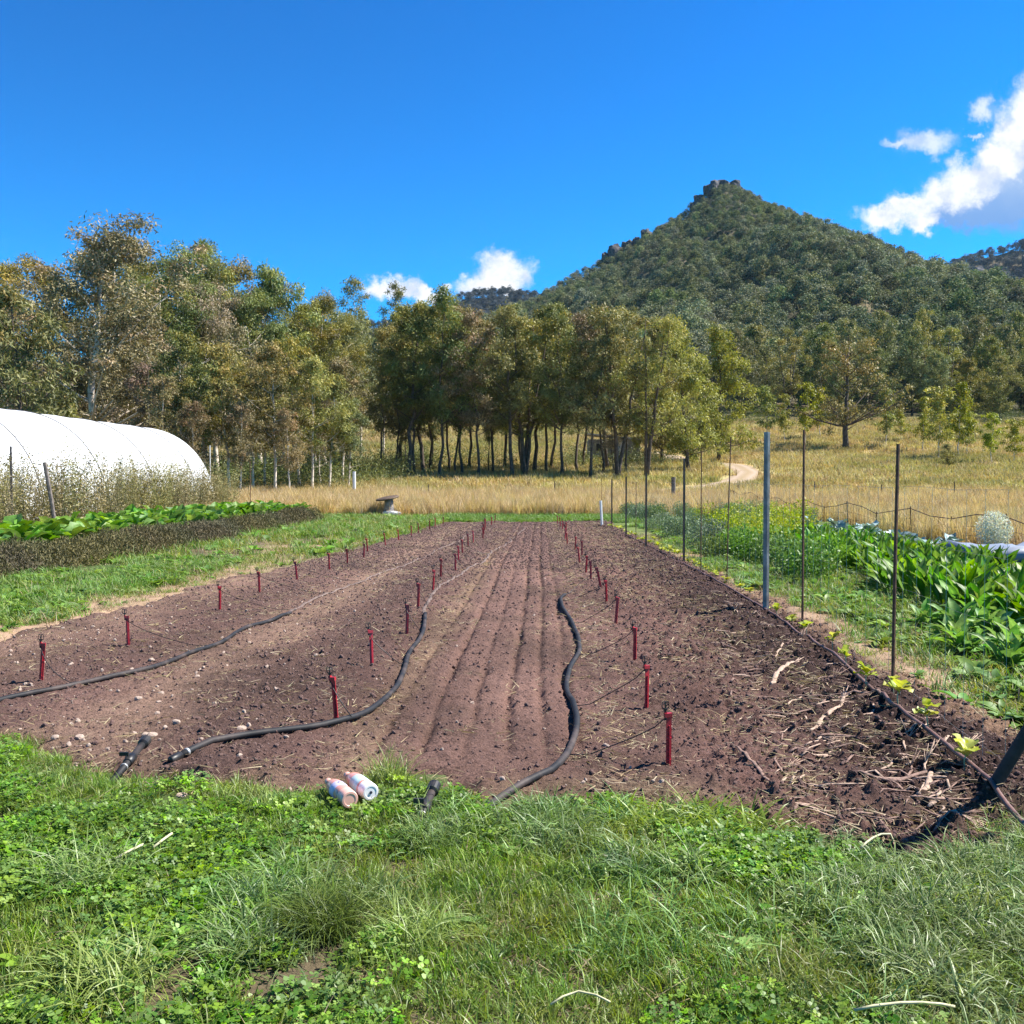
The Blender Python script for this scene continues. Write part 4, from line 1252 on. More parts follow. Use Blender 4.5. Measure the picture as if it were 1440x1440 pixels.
# tall dry weeds in front of the tunnel
def tallweed_mesh(seed):
    rng = np.random.default_rng(seed)
    V1, F1, f1 = blades(24, 0.4, 1.2, 2.1, 0.014, 0.14, 0.25, seg=4, rng=rng)
    n = 1500
    st = rng.integers(0, 24, n); t = rng.uniform(0.12, 1.0, n)
    base = V1.reshape(24, -1, 3)
    seg = t * 4; s0 = np.minimum(seg.astype(int), 3); fr = (seg - s0)[:, None]
    P = base[st, 2 * s0] * (1 - fr) + base[st, 2 * s0 + 2] * fr + rng.normal(0, 0.05, (n, 3)) * (1.5 - t)[:, None] * 1.2
    V2, F2 = rhombs(P, unit(rng.normal(0, 1, (n, 3)) + np.array((0, 0, 0.3))), unit(rng.normal(0, 1, (n, 3))), rng.uniform(0.03, 0.12, n) * (1.4 - t), rng.uniform(0.015, 0.04, n))
    V = np.concatenate([V1, V2]); Fc = np.concatenate([F1, F2 + len(V1)]); f = np.concatenate([f1 * 0.5, np.repeat(rng.uniform(0, 1, n), 4)])
    return mesh_np('stalks', V, Fc, M['tallweed'], attr=f, link=False)
tw = [tallweed_mesh(600 + i) for i in range(3)]
k = 0
for yv in np.arange(23, 49, 0.62):
    for xx in (-15.6, -14.7):
        if random.random() < 0.12:
            continue
        x = xx + random.gauss(0, 0.25); y = yv + random.gauss(0, 0.2)
        o = ob('tall_weed', tw[k % 3]); k += 1
        s = random.uniform(0.75, 1.5); o.location = (x, y, g1(x, y) - 0.02); o.scale = (s * 0.95, s * 0.95, s); o.rotation_euler = (0, 0, random.uniform(0, 6.28))
        tag(o, 'tall dry weed gone to seed against the white tunnel side', 'weed', 'dry weeds along the tunnel')

# flowering weeds beyond the fence
def bushweed(name, mat, n, R, h, l, seed):
    rng = np.random.default_rng(seed)
    P = rng.normal(0, 1, (n, 3)); P = unit(P) * (rng.uniform(0, 1, (n, 1)) ** 0.4) * np.array((R, R, h * 0.55)) + np.array((0, 0, h * 0.52))
    V, Fc = rhombs(P, unit(rng.normal(0, 1, (n, 3)) + np.array((0, 0, 0.5))), unit(rng.normal(0, 1, (n, 3))), rng.uniform(0.5, 1.2, n) * l, rng.uniform(0.3, 0.6, n) * l)
    f = np.repeat(np.clip(rng.uniform(0, 1, n) * 0.7 + 0.3 * P[:, 2] / h * rng.uniform(0, 1, n), 0, 1), 4)
    return mesh_np(name, V, Fc, mat, attr=f, link=False)
must = [bushweed('mustard', M['mustard'], 900, 0.45, 0.9, 0.07, 700 + i) for i in range(2)]
gre = [bushweed('grey_weed', M['greyweed'], 900, 0.5, 0.7, 0.08, 710 + i) for i in range(2)]
grn = [bushweed('green_weed', M['weedgreen'], 900, 0.5, 0.65, 0.09, 720 + i) for i in range(2)]
for (x, y) in [(4.9, 23.5), (5.3, 25.2), (5.9, 26.8), (5.2, 28), (6.3, 28.4), (5.8, 30), (6.8, 30.5), (4.9, 30.2), (4.7, 26.2), (6.5, 27.2), (7.1, 28.2), (5.0, 21.5)]:
    o = ob('mustard_weed', random.choice(must)); o.location = (x, y, g1(x, y)); s = random.uniform(0.7, 1.2); o.scale = (s, s, s); o.rotation_euler = (0, 0, random.uniform(0, 6))
    tag(o, 'yellow flowering weed beyond the steel post, between weeds and crop', 'weed', 'yellow flowering weeds')
for i in range(34):
    y = random.uniform(15, 36); x = random.uniform(3.5, 4.9) if y > 19 else random.uniform(4.1, 4.9)
    far = y > 23
    o = ob('grey_weed' if far else 'green_weed', random.choice(gre if far else grn)); o.location = (x, y, g1(x, y)); s = random.uniform(0.55, 1.0); o.scale = (s, s, s); o.rotation_euler = (0, 0, random.uniform(0, 6))
    tag(o, 'grey green bushy weed just beyond the far posts of the fence' if far else 'low green bushy weed between the fence and the leafy crop', 'weed', 'grey weeds by the fence' if far else 'green weeds by the fence')
for i in range(30):
    y = random.uniform(36, 46); x = random.uniform(3.0, 10)
    o = ob('green_weed', random.choice(gre + grn)); o.location = (x, y, g1(x, y)); s = random.uniform(0.5, 1.0); o.scale = (s, s, s)
    tag(o, 'bushy weed in the rough ground past the far end of the fence', 'weed', 'weeds past the fence end')
wb = bushweed('blossom', M['whiteflower'], 3600, 0.6, 1.0, 0.075, 730)
o = ob('white_flowering_bush', wb); o.location = (10.3, 23.6, 0); o.scale = (0.68, 0.68, 0.85); tag(o, 'white flowering bush by the low wire fence behind the crop', 'bush')

# grey sheet on the ground
mb = MB(); nn = 9
for i in range(nn):
    for j in range(nn):
        x = 8.6 + 1.9 * i / (nn - 1); y = 20.2 + 1.7 * j / (nn - 1)
        mb.v.append((x, y, 0.26 + float(fbm(np.array([x]), np.array([y]), 2.2, 2, 9)[0]) * 0.22))
for i in range(nn - 1):
    for j in range(nn - 1):
        q = i * nn + j; mb.f.append((q, q + nn, q + nn + 1, q + 1))
b = len(mb.v)
me = mb.mesh('ground_sheet', M['tarp'], True)
o = ob('ground_sheet', me); md = o.modifiers.new('thickness', 'SOLIDIFY'); md.thickness = 0.26
tag(o, 'grey blue plastic sheet covering a bed near the white flowering bush', 'sheet')


# ------------------------------------------------------------------ fence along the right of the bed
fence = empty('post_fence', (2.5, 12, 0))
tag(fence, 'tall wire fence of mixed steel posts along the right side of the bed', 'fence')
FEN = []
def fpost(px, by, top, kind, lean=0.0, label=None):
    x, y = G(px, by, 0.05)
    z = b1(x, y)
    h = CAM_Z + (VY - top) / F * y
    X, Y = x - 2.5, y - 12
    mb = MB()
    if kind == 'tee':            # star picket: three flanges
        for a in (0.4, 2.5, 4.6):
            R = Matrix.Rotation(a, 3, 'Z')
            mb.box(Vector((X, Y, (h + z) / 2 - 0.1)) + R @ Vector((0.02, 0, 0)), (0.036, 0.009, h - z + 0.2), R)
        m = M['steel']
    elif kind == 'pick':
        for a in (0.2, 2.3, 4.4):
            R = Matrix.Rotation(a, 3, 'Z')
            mb.box(Vector((X, Y, (h + z) / 2 - 0.1)) + R @ Vector((0.012, 0, 0)), (0.022, 0.007, h - z + 0.2), R)
        m = M['darksteel']
    else:
        mb.tube([(X, Y, z - 0.2), (X + lean * 0.4, Y, (z + h) / 2), (X + lean, Y, h)], 0.0125 if kind == 'rod' else 0.009, 6)
        m = M['rust']
    p = mb.build('post', m, fence)
    if label:
        p['label'] = label
    FEN.append((x, y))
fpost(1253, 985, 625, 'rod', 0.02, 'rusty rod post')
fpost(1127, 886, 605, 'rod', 0.0, 'thin rusty rod post')
fpost(1076, 862, 608, 'tee', 0.0, 'thick grey steel post')
fpost(1021, 820, 615, 'thin', 0.05, 'thin rod post')
fpost(985, 806, 635, 'thin', 0.0, 'thin rod post')
fpost(961, 792, 645, 'pick', 0.0, 'dark steel picket')
fpost(908, 774, 665, 'pick', 0.0, 'dark steel picket')
fpost(894, 765, 678, 'thin')
fpost(880, 757, 670, 'pick', 0.0, 'dark steel picket')
fpost(860, 746, 674, 'pick')
fpost(846, 740, 672, 'thin')
x, y = G(847, 741, 0.05)
MB().tube([(x - 2.5, y - 12, -0.1), (x - 2.5 - 0.06, y - 12, 0.92)], 0.05, 6).build('post', M['whitepost'], fence)['label'] = 'short white end stake'
# netting
fy = np.array([4.9, 7.3, 11.5, 16, 20, 27, 34, 38]); fx_ = np.array([2.32, 2.5, 2.72, 2.6, 2.72, 2.65, 2.55, 2.38])
mb = MB()
for yv in np.arange(5.2, 38, 0.32):
    xv = float(np.interp(yv, fy, fx_)); z0 = b1(xv, yv) + 0.03
    mb.tube([(xv - 2.5, yv - 12, z0), (xv - 2.5 + 0.01, yv - 12 + random.gauss(0, 0.02), 1.55)], 0.0011, 3, caps=False)
for zz in (0.18, 0.5, 0.85, 1.2, 1.55):
    mb.tube([(float(np.interp(yv, fy, fx_)) - 2.5, yv - 12, zz + 0.01 * math.sin(yv * 3)) for yv in np.arange(5.2, 38.2, 0.8)], 0.0011, 3, caps=False)
mb.build('netting', M['wire'], fence)

# leaning post at the near corner of the fence: its foot is in view, the rest leaves the frame; its shadow falls across the bed corner
x, y = G(1397, 1122, 0.05); z = b1(x, y)
o = empty('leaning_end_post', (x, y, z))
tag(o, 'dark timber post leaning outward beside the brown pipe at the near fence corner', 'post')
MB().tube([(-0.06, 0.012, -0.12), (0.0, 0.0, 0.0), (0.5, -0.08, 0.95), (0.97, -0.18, 1.9)], [0.031, 0.031, 0.028, 0.026], 10).build('post', M['enddark'], o, True)
MB().tube([(0.95, -0.17, 1.84), (1.7, 0.05, 1.3), (2.5, 0.3, 0.72)], 0.016, 8).build('stay_rail', M['enddark'], o, True)

# brown pipe lying along the fence foot
pp = []
for px, py in [(1560, 1245), (1440, 1147), (1370, 1090), (1300, 1035), (1230, 978), (1170, 925), (1120, 886), (1090, 866), (1050, 842), (1010, 818), (960, 792), (910, 768), (870, 750)]:
    x, y = G(px, py, 0.1); z = max(b1(x, y) + 0.035, 0.06)
    pp.append((x, y, z))
fine = []
for i in range(len(pp) - 1):
    for k in range(6):
        t = k / 6
        q = [pp[i][j] * (1 - t) + pp[i + 1][j] * t for j in range(3)]
        fine.append((q[0] + random.gauss(0, 0.004), q[1], max(q[2], b1(q[0], q[1]) + 0.022)))
tag(MB().tube(fine, 0.0125, 8).build('irrigation_pipe', M['drip'], None, True), 'thin brown irrigation pipe running along the foot of the post fence', 'pipe')

# climbing seedlings along the pipe
sl = [leaf_mesh('leaf', M['seedling'], 0.10, 0.85, 0.25, 0.6, 0.7, 0.25, 0.25, 800 + i, True) for i in range(4)]
spots = [(1355, 1095, 1.2), (1305, 1045, 1.3), (1262, 1005, 1.4), (1255, 990, 0.8), (1218, 978, 1.2), (1190, 950, 1.1), (1170, 922, 1.1), (1134, 898, 1.1), (1112, 880, 1.0), (1092, 872, 1.0), (1055, 840, 1.1), (1042, 832, 1.0), (1022, 822, 1.1)]
for i in range(26):
    t = i / 25
    spots.append((1005 - 150 * t ** 0.75, 812 - 68 * t ** 0.75, random.uniform(0.9, 1.3)))
for (px, py, s) in spots:
    x, y = G(px, py, 0.05); z = b1(x, y)
    o = empty('climbing_seedling', (x, y, z), random.uniform(0, 6), s * 0.72)
    tag(o, 'yellow green climbing seedling beside the brown pipe at the fence foot', 'seedling', 'seedlings along the fence')
    hh = random.uniform(0.12, 0.2)
    MB().tube([(0, 0, -0.03), (0.01, 0.01, hh * 0.5), (0.03, 0, hh)], [0.006, 0.005, 0.003], 5).build('stem', M['stem'], o)
    for k in range(10):
        c = ob('leaf', random.choice(sl), o); c.location = (0.02, 0, hh * random.uniform(0.6, 1.0)); c.rotation_euler = (random.gauss(0, 0.3), 0, k * 2.4); q = random.uniform(0.6, 1.2); c.scale = (q, q, q)

# ------------------------------------------------------------------ low wire fence far right
lf = empty('low_wire_fence', (10.7, 20, 0))
tag(lf, 'low sagging rusty wire netting fence in front of the dry grass on the right', 'fence')
fyy = np.arange(18, 60, 1.5)
topz = [0.68 + 0.12 * math.sin(i * 1.7) + random.gauss(0, 0.03) + g1(10.7, yv) for i, yv in enumerate(fyy)]
for i, yv in enumerate(fyy):
    if i % 2 == 0:
        MB().tube([(random.gauss(0, 0.03), yv - 20, g1(10.7, yv) - 0.1), (random.gauss(0, 0.03), yv - 20, topz[i] + 0.06)], 0.016, 5).build('post', M['rust'], lf)
mb = MB()
mb.tube([(random.gauss(0, 0.02), yv - 20, topz[i]) for i, yv in enumerate(fyy)], 0.012, 4)
for lv in (0.3, 0.62):
    mb.tube([(random.gauss(0, 0.02), yv - 20, g1(10.7, yv) + (topz[i] - g1(10.7, yv)) * lv) for i, yv in enumerate(fyy)], 0.004, 3)
for yv in np.arange(18, 58.5, 0.3):
    tz = float(np.interp(yv, fyy, topz)); mb.tube([(0, yv - 20, g1(10.7, yv)), (0, yv - 20, tz)], 0.004, 3, caps=False)
mb.build('netting', M['rustwire'], lf)


# ------------------------------------------------------------------ sprinklers and hoses
def smooth_path(pts, step=0.12):
    P = np.array(pts, float)
    out = []
    for i in range(len(P) - 1):
        p0 = P[max(i - 1, 0)]; p1 = P[i]; p2 = P[i + 1]; p3 = P[min(i + 2, len(P) - 1)]
        n = max(2, int(np.linalg.norm(p2 - p1) / step))
        for k in range(n):
            t = k / n
            out.append(0.5 * ((2 * p1) + (-p0 + p2) * t + (2 * p0 - 5 * p1 + 4 * p2 - p3) * t * t + (-p0 + 3 * p1 - 3 * p2 + p3) * t ** 3))
    out.append(P[-1])
    return np.array(out)


def hose_path(px):
    g = [G(a, b, 0.04) for a, b in px]
    q = smooth_path(g)
    z = bedz(q[:, 0], q[:, 1])
    zz = z.copy()
    for _ in range(6):
        zz[1:-1] = np.maximum(zz[1:-1], (zz[:-2] + zz[1:-1] + zz[2:]) / 3)
    return q, zz


HOSES = {}
def hose(key, px, r, label, mat='hose', ends=True, flat=0.95, name='irrigation_hose'):
    q, z = hose_path(px)
    HOSES[key] = q
    if mat == 'hosedirt':
        zb = bedz(q[:, 0], q[:, 1])
        z = zb + fbm(q[:, 1], q[:, 0], 0.9, 3, 171) * 0.02 - r * 0.3
        q = q.copy(); q[:, 0] += fbm(q[:, 1], q[:, 0] * 0, 0.8, 3, 173) * 0.12
    pts = [(q[i, 0], q[i, 1], z[i] + r * 0.75) for i in range(len(q))]
    o = empty(name, (pts[0][0], pts[0][1], pts[0][2] - r))
    tag(o, label, 'hose')
    L = Vector(o.location)
    loc = [tuple(Vector(p) - L) for p in pts]
    MB().tube(loc, r, 10, flat=flat).build('tube', M[mat], o, True)
    if ends:
        d = (Vector(loc[1]) - Vector(loc[0])).normalized()
        e = Vector(loc[0])
        MB().tube([tuple(e - d * 0.05), tuple(e - d * 0.045), tuple(e + d * 0.03), tuple(e + d * 0.031)], [r * 0.95, r * 1.12, r * 1.12, r], 12).build('end_fitting', M['blackp'], o, True)
        MB().tube([tuple(e + d * 0.07), tuple(e + d * 0.085)], r * 1.07, 12).build('clamp', M['wire'], o, True)
    return o


hose('left', [(-160, 1030), (0, 988), (60, 977), (130, 962), (200, 945), (260, 922), (305, 905), (345, 884), (380, 873), (406, 862)], 0.0205, 'thick black hose lying along the left sprinkler row, nearest the low hedge')
hose('left2', [(406, 862), (440, 843), (480, 828), (530, 806), (570, 793), (600, 781), (640, 764), (665, 752)], 0.022, 'dusty pale hose that carries on from the left black hose up the bed', 'hosedirt', False, 0.5)
hose('mid', [(240, 1078), (290, 1062), (340, 1050), (400, 1040), (450, 1031), (500, 1016), (535, 993), (558, 968), (568, 945), (575, 922), (590, 903), (596, 885), (597, 868)], 0.0205, 'thick black hose with open capped end curving past the middle sprinkler row')
hose('mid2', [(597, 868), (606, 848), (618, 832), (632, 818), (650, 809), (662, 798), (680, 790), (690, 778), (708, 768), (722, 755), (735, 745), (742, 740)], 0.022, 'dusty half buried hose between the middle sprinkler row and the seed furrows', 'hosedirt', False, 0.5)
hose('right', [(672, 1142), (700, 1122), (735, 1104), (775, 1088), (797, 1066), (808, 1040), (812, 1015), (806, 990), (797, 965), (803, 940), (815, 918), (812, 895), (802, 872), (792, 856), (789, 843), (795, 838)], 0.0205, 'wavy black hose on the right of the seed furrows', 'hose', False)


def nearest(keys, x, y):
    best = None
    for k in keys:
        q = HOSES[k]
        i = int(np.argmin((q[:, 0] - x) ** 2 + (q[:, 1] - y - 0.1) ** 2))
        d = math.hypot(q[i, 0] - x, q[i, 1] - y)
        if best is None or d < best[0]:
            best = (d, q[i, 0], q[i, 1])
    return best


def stake_mesh():
    mb = MB()
    mb.box((0, 0, 0.12), (0.031, 0.006, 0.30), None, 1.0); mb.box((0, 0.008, 0.12), (0.007, 0.018, 0.30)); mb.box((0, -0.0065, 0.10), (0.006, 0.009, 0.24))
    mb.box((0, 0, -0.06), (0.018, 0.012, 0.10)); mb.box((0, -0.004, 0.15), (0.027, 0.008, 0.006)); mb.box((0, -0.004, 0.03), (0.026, 0.008, 0.006))
    return mb.mesh('stake', M['red'])
def cap_mesh():
    mb = MB()
    mb.box((-0.006, 0, 0.277), (0.044, 0.02, 0.022)); mb.box((-0.022, 0, 0.29), (0.014, 0.014, 0.014))
    return mb.mesh('bracket', M['red'])
def head_mesh():
    mb = MB()
    mb.tube([(-0.022, 0, 0.25), (-0.022, 0, 0.305)], 0.0065, 8)
    mb.tube([(-0.022, 0, 0.305), (-0.022, 0, 0.315)], 0.012, 8)
    ring = [(-0.022 - 0.019, 0, 0.315), (-0.022 - 0.021, 0, 0.335), (-0.022 - 0.017, 0, 0.352), (-0.022 + 0.017, 0, 0.352), (-0.022 + 0.021, 0, 0.335), (-0.022 + 0.019, 0, 0.315), (-0.022 - 0.019, 0, 0.315)]
    mb.tube(ring, 0.0032, 5)
    mb.tube([(-0.022, 0, 0.315), (-0.022, 0, 0.352)], 0.004, 6)
    mb.tube([(-0.022, -0.018, 0.335), (-0.022, 0.018, 0.338)], 0.0035, 5)
    return mb.mesh('sprinkler_head', M['blackp'])
SM, CM, HM = stake_mesh(), cap_mesh(), head_mesh()


def sprinkler(x, y, label, group, keys, tall=1.0):
    z = b1(x, y)
    o = empty('sprinkler_stake', (x, y, z), random.uniform(-0.5, 0.5), tall)
    o.rotation_euler = (random.gauss(0, 0.05), random.gauss(0, 0.06), random.uniform(-0.6, 0.6))
    tag(o, label, 'sprinkler', group)
    ob('stake', SM, o); ob('bracket', CM, o); ob('sprinkler_head', HM, o)
    if y < 22:
        d, hx, hy = nearest(keys, x, y)
        if d > 1.2:
            hx, hy = x - 0.5, y + 0.1
        mw = Matrix.LocRotScale(o.location, o.rotation_euler, o.scale)
        a = mw @ Vector((-0.022, 0, 0.262))
        e = Vector((hx, hy, b1(hx, hy) + 0.02))
        dr = e - a; n = 9; pts = []
        for k in range(n + 1):
            t = k / n
            p = a + Vector((dr.x * t, dr.y * t, 0))
            zz = a.z - (a.z - e.z) * min(1, t * 1.25) ** 0.75 if t < 0.8 else e.z
            side = math.sin(math.pi * t) * 0.07
            p = Vector((p.x + side * dr.y / max(d, 0.1), p.y - side * dr.x / max(d, 0.1), 0))
            p.z = max(zz, b1(p.x, p.y) + 0.005)
            pts.append(mw.inverted() @ p)
        MB().tube([tuple(p) for p in pts], 0.0034, 5).build('feeder_tube', M['blackp'], o, True)
    return o


rowL = [(45, 962), (172, 908), (304, 858), (361, 833), (415, 815), (461, 801), (487, 792), (510, 784)]
rowM = [(470, 1017), (521, 940), (571, 893), (587, 858), (608, 833), (619, 815), (640, 803)]
rowR = [(941, 1077), (910, 996), (893, 928), (866, 878), (853, 847), (845, 832), (831, 817), (824, 805)]
def row(px, xs_far, y_last, label, group, keys):
    last = 0
    for (a, b) in px:
        x, y = G(a, b, 0.05); sprinkler(x, y, label, group, keys); last = y
    y = last + 1.9
    while y < y_last:
        x = float(np.interp(y, [last, y_last], xs_far)) + random.gauss(0, 0.05)
        sprinkler(x, y, label, group, keys); y += random.uniform(1.5, 2.2)
row(rowL, (-3.8, -3.45), 37.6, 'red sprinkler stake in the left row, beside the weeds and low hedge', 'left row of sprinklers', ('left', 'left2'))
row(rowM, (-1.6, -1.7), 37.0, 'red sprinkler stake in the middle row, left of the seed furrows', 'middle row of sprinklers', ('mid', 'mid2'))
row(rowR, (0.8, 0.62), 37.0, 'red sprinkler stake in the right row, between furrows and fence', 'right row of sprinklers', ('right',))


# capped stand pipes in the grass edge
def standpipe(p0, p1, label):
    a = G(*p0, 0.03); b = G(*p1, 0.06)
    A = Vector((a[0], a[1], 0.02)); B = Vector((b[0], b[1], 0.10)); d = (B - A).normalized()
    o = empty('supply_pipe', A); tag(o, label, 'pipe')
    L = (B - A).length
    MB().tube([tuple(-d * 0.06), tuple(d * L * 0.5), tuple(d * L)], 0.019, 12).build('pipe', M['hose'], o, True)
    MB().tube([tuple(d * (L * 0.42)), tuple(d * (L * 0.43)), tuple(d * (L * 0.6)), tuple(d * (L * 0.61))], [0.02, 0.027, 0.027, 0.02], 12).build('coupling', M['blackp'], o, True)
    MB().tube([tuple(d * (L - 0.02)), tuple(d * (L - 0.01)), tuple(d * (L + 0.045)), tuple(d * (L + 0.05))], [0.02, 0.031, 0.031, 0.029], 16).build('collar', M['blackp'], o)
    MB().tube([tuple(d * (L * 0.3)), tuple(d * (L * 0.32))], 0.021, 12).build('clamp', M['wire'], o, True)
    R = d.orthogonal().normalized()
    MB().box(d * (L * 0.5) + Vector((-0.03, 0, 0.035)), (0.05, 0.015, 0.02)).build('valve_lever', M['blackp'], o)
standpipe((150, 1100), (192, 1062), 'black supply pipe with collar in the grass by the left end of the bed')
standpipe((585, 1165), (607, 1128), 'black supply pipe with valve collar in the grass beside the two bottles')


# two plastic bottles lying in the grass
def bottle(name, n0, n1, label, style):
    a = G(*n0, 0.05); b = G(*n1, 0.05)
    A = Vector((a[0], a[1], 0.075)); B = Vector((b[0], b[1], 0.07)); d = (B - A).normalized()
    L = 0.27
    o = empty(name, B - Vector((0, 0, 0.045)))
    tag(o, label, 'bottle', None)
    Mx = Matrix.Translation(Vector((0, 0, 0.045))) @ d.to_track_quat('-Z', 'Y').to_matrix().to_4x4() @ Matrix.Scale(1.18, 4, (0, 0, 1))      # base at the origin, neck along +Z
    r = 0.044
    body, base, lab = (M['bottle_pink'], M['bottle_peach'], M['lilac']) if style == 0 else (M['bottle_pink'], M['whitecap'], M['teal'])
    MB().lathe([(r * 0.97, 0.055), (r, 0.07), (r * 0.97, 0.12), (r, 0.16), (r * 0.93, 0.19), (r * 0.66, 0.225), (r * 0.36, 0.248), (r * 0.34, 0.262)], 22, Mx).build('body', body, o, True)
    MB().lathe([(r * 0.62, 0.0015), (r * 0.66, 0.0), (r * 0.88, 0.0005), (r * 0.96, 0.006), (r * 0.99, 0.016), (r * 0.99, 0.0545)], 40, Mx).build('base', base, o)
    lb = MB().lathe([(r * 1.0, 0.072 + 0.03 * (style == 0)), (r * 1.012, 0.074 + 0.03 * (style == 0)), (r * 1.012, 0.15), (r * 1.0, 0.152)], 22, Mx).build('label_band', lab, o, True)
    MB().lathe([(r * 0.4, 0.255), (r * 0.42, 0.257), (r * 0.42, 0.275), (r * 0.36, 0.277)], 16, Mx).build('screw_cap', M['bottle_peach'], o, True)
    if style == 0:
        q = Mx @ Vector((0, 0, 0.13)); nrm = Vector((0.2, -0.45, 0.85)).normalized(); nrm = (nrm - d * nrm.dot(d)).normalized()
        Mm = Matrix.Translation(q + nrm * (r * 1.012)) @ nrm.to_track_quat('Z', 'Y').to_matrix().to_4x4()
        MB().lathe([(0.006, 0.0), (0.005, 0.0014)], 10, Mm).build('printed_dot', M['ink'], lb)
    else:
        q = Mx @ Vector((0, 0, 0.0)); Mm = Matrix.Translation(q + d * -0.003) @ d.to_track_quat('Z', 'Y').to_matrix().to_4x4()
        MB().lathe([(0.008, 0.0), (0.007, 0.005)], 10, Mm).build('base_mark', M['ink'], o)
bottle('plastic_bottle', (459, 1113), (489, 1137), 'pink plastic bottle with lilac label and peach base lying in the grass', 0)
bottle('plastic_bottle', (487, 1104), (519, 1126), 'pink plastic bottle with white base and faded teal label beside the other bottle', 1)


# ------------------------------------------------------------------ bark strips on the bed near the fence
def bark(pts, w, mat, frayed=False, lift=0.012):
    q = smooth_path(pts, 0.05)
    z = bedz(q[:, 0], q[:, 1])
    zz = np.convolve(np.pad(z, 2, mode='edge'), np.ones(5) / 5, 'valid') + lift
    x0, y0 = q[0]; n = len(q)
    mb = MB()
    P = [(q[i, 0] - x0, q[i, 1] - y0, max(zz[i], z[i] + 0.003) - zz[0] + 0.006 * math.sin(i * 1.3)) for i in range(n)]
    R = [w * (0.35 + 0.65 * math.sin(math.pi * (0.12 + 0.8 * i / max(1, n - 1)))) * random.uniform(0.85, 1.15) for i in range(n)]
    mb.tube(P, R, 6, flat=0.42)
    if frayed:
        e = Vector(P[-1]); d = (e - Vector(P[-3])).normalized()
        for k in range(7):
            s = Vector((random.gauss(0, 0.5), random.gauss(0, 0.5), random.uniform(0.1, 0.9)))
            e2 = e + (d + s * 0.7).normalized() * random.uniform(0.05, 0.14)
            mb.tube([tuple(e - d * 0.05), tuple(e2)], [w * 0.4, 0.0015], 4)
    o = mb.build('bark_strip', mat, None, True)
    o.location = (x0, y0, float(zz[0]))
    return o
def bpx(pts):
    return [G(a, b, 0.05) for a, b in pts]
gb_ = 'bark strips scattered on the bed'
big = [([(1085, 968), (1092, 955), (1105, 945), (1120, 938)], 0.022, 'barkpale', True, 'pale frayed bundle of bark fibre sticking up on the bed'),
       ([(1068, 1002), (1105, 1005), (1140, 1002), (1190, 985), (1240, 996), (1258, 1012)], 0.014, 'barkstrip', False, 'long brown root lying across the bed towards the fence'),
       ([(1140, 1030), (1160, 1010), (1180, 1000), (1186, 990)], 0.017, 'barkpale', True, 'pale forked bark strip touching the long brown root'),
       ([(1125, 1070), (1145, 1066), (1168, 1058)], 0.013, 'barkpale', False, 'short pale bark chip on bare brown soil'),
       ([(1195, 1098), (1230, 1104), (1265, 1102), (1308, 1095)], 0.017, 'barkstrip', False, 'thick brown root near the front corner of the bed'),
       ([(1290, 1125), (1302, 1114), (1308, 1098)], 0.018, 'barkpale', False, 'pale curved bark piece beside the thick front root'),
       ([(1305, 1138), (1325, 1126)], 0.016, 'barkpale', False, 'short pale stick nearest the brace shadow'),
       ([(1150, 1040), (1185, 1038), (1220, 1046)], 0.015, 'barkstrip', False, 'dark root piece below the long brown root'),
       ([(1060, 983), (1100, 982), (1150, 984), (1205, 985)], 0.010, 'barkstrip', False, 'thin straight stick above the long brown root'),
       ([(1086, 930), (1100, 915), (1115, 910), (1130, 910)], 0.010, 'barkpale', False, 'crooked pale twig close to the pipe'),
       ([(1035, 1062), (1060, 1080), (1085, 1110)], 0.012, 'barkstrip', False, 'brown bark strip lying along the bed slope')]
for pts, w, mt, fr, lab in big:
    tag(bark(bpx(pts), w, M[mt], fr), lab, 'bark')
for i in range(230):
    px = random.uniform(985, 1330); lo = 835 + max(0, (px - 1100)) * 0.75; hi = min(1165, 890 + (px - 985) * 1.6 + 60)
    if hi < lo:
        continue
    py = random.uniform(lo, hi)
    x, y = G(px, py, 0.05)
    if bed_s(x, y) < 0.1 or x > 2.35:
        continue
    a = random.gauss(0.15, 0.7); L = random.uniform(0.07, 0.32)
    dx_, dy_ = math.cos(a), math.sin(a)
    bend = random.gauss(0, 0.14) * L
    pts = [(x, y), (x + dx_ * L * 0.5 - dy_ * bend, y + dy_ * L * 0.5 + dx_ * bend), (x + dx_ * L, y + dy_ * L)]
    tag(bark(pts, random.uniform(0.004, 0.012), M[random.choice(('barkpale', 'barkpale', 'barkstrip', 'barkstrip'))], random.random() < 0.15, 0.008), 'strip of shredded bark among the litter between the sprinklers and the pipe', 'bark', gb_)

# ------------------------------------------------------------------ loose soil, pebbles and straw on the bed
cl = []
for i in range(4):
    me = rock_mesh(20 + i * 2.3, 2, 0.7); me.materials.append(M['clod']); cl.append(me)
pb = []
for i in range(3):
    me = rock_mesh(50 + i * 2.3, 2, 0.4); me.materials.append(M['stone']); pb.append(me)


def bed_pts(n, x0, x1, y0, y1, pw=1.0):
    x = RNG.uniform(x0, x1, n); y = y0 + (y1 - y0) * RNG.uniform(0, 1, n) ** pw
    k = bed_s(x, y) > 0.02
    x, y = x[k], y[k]
    return x, y


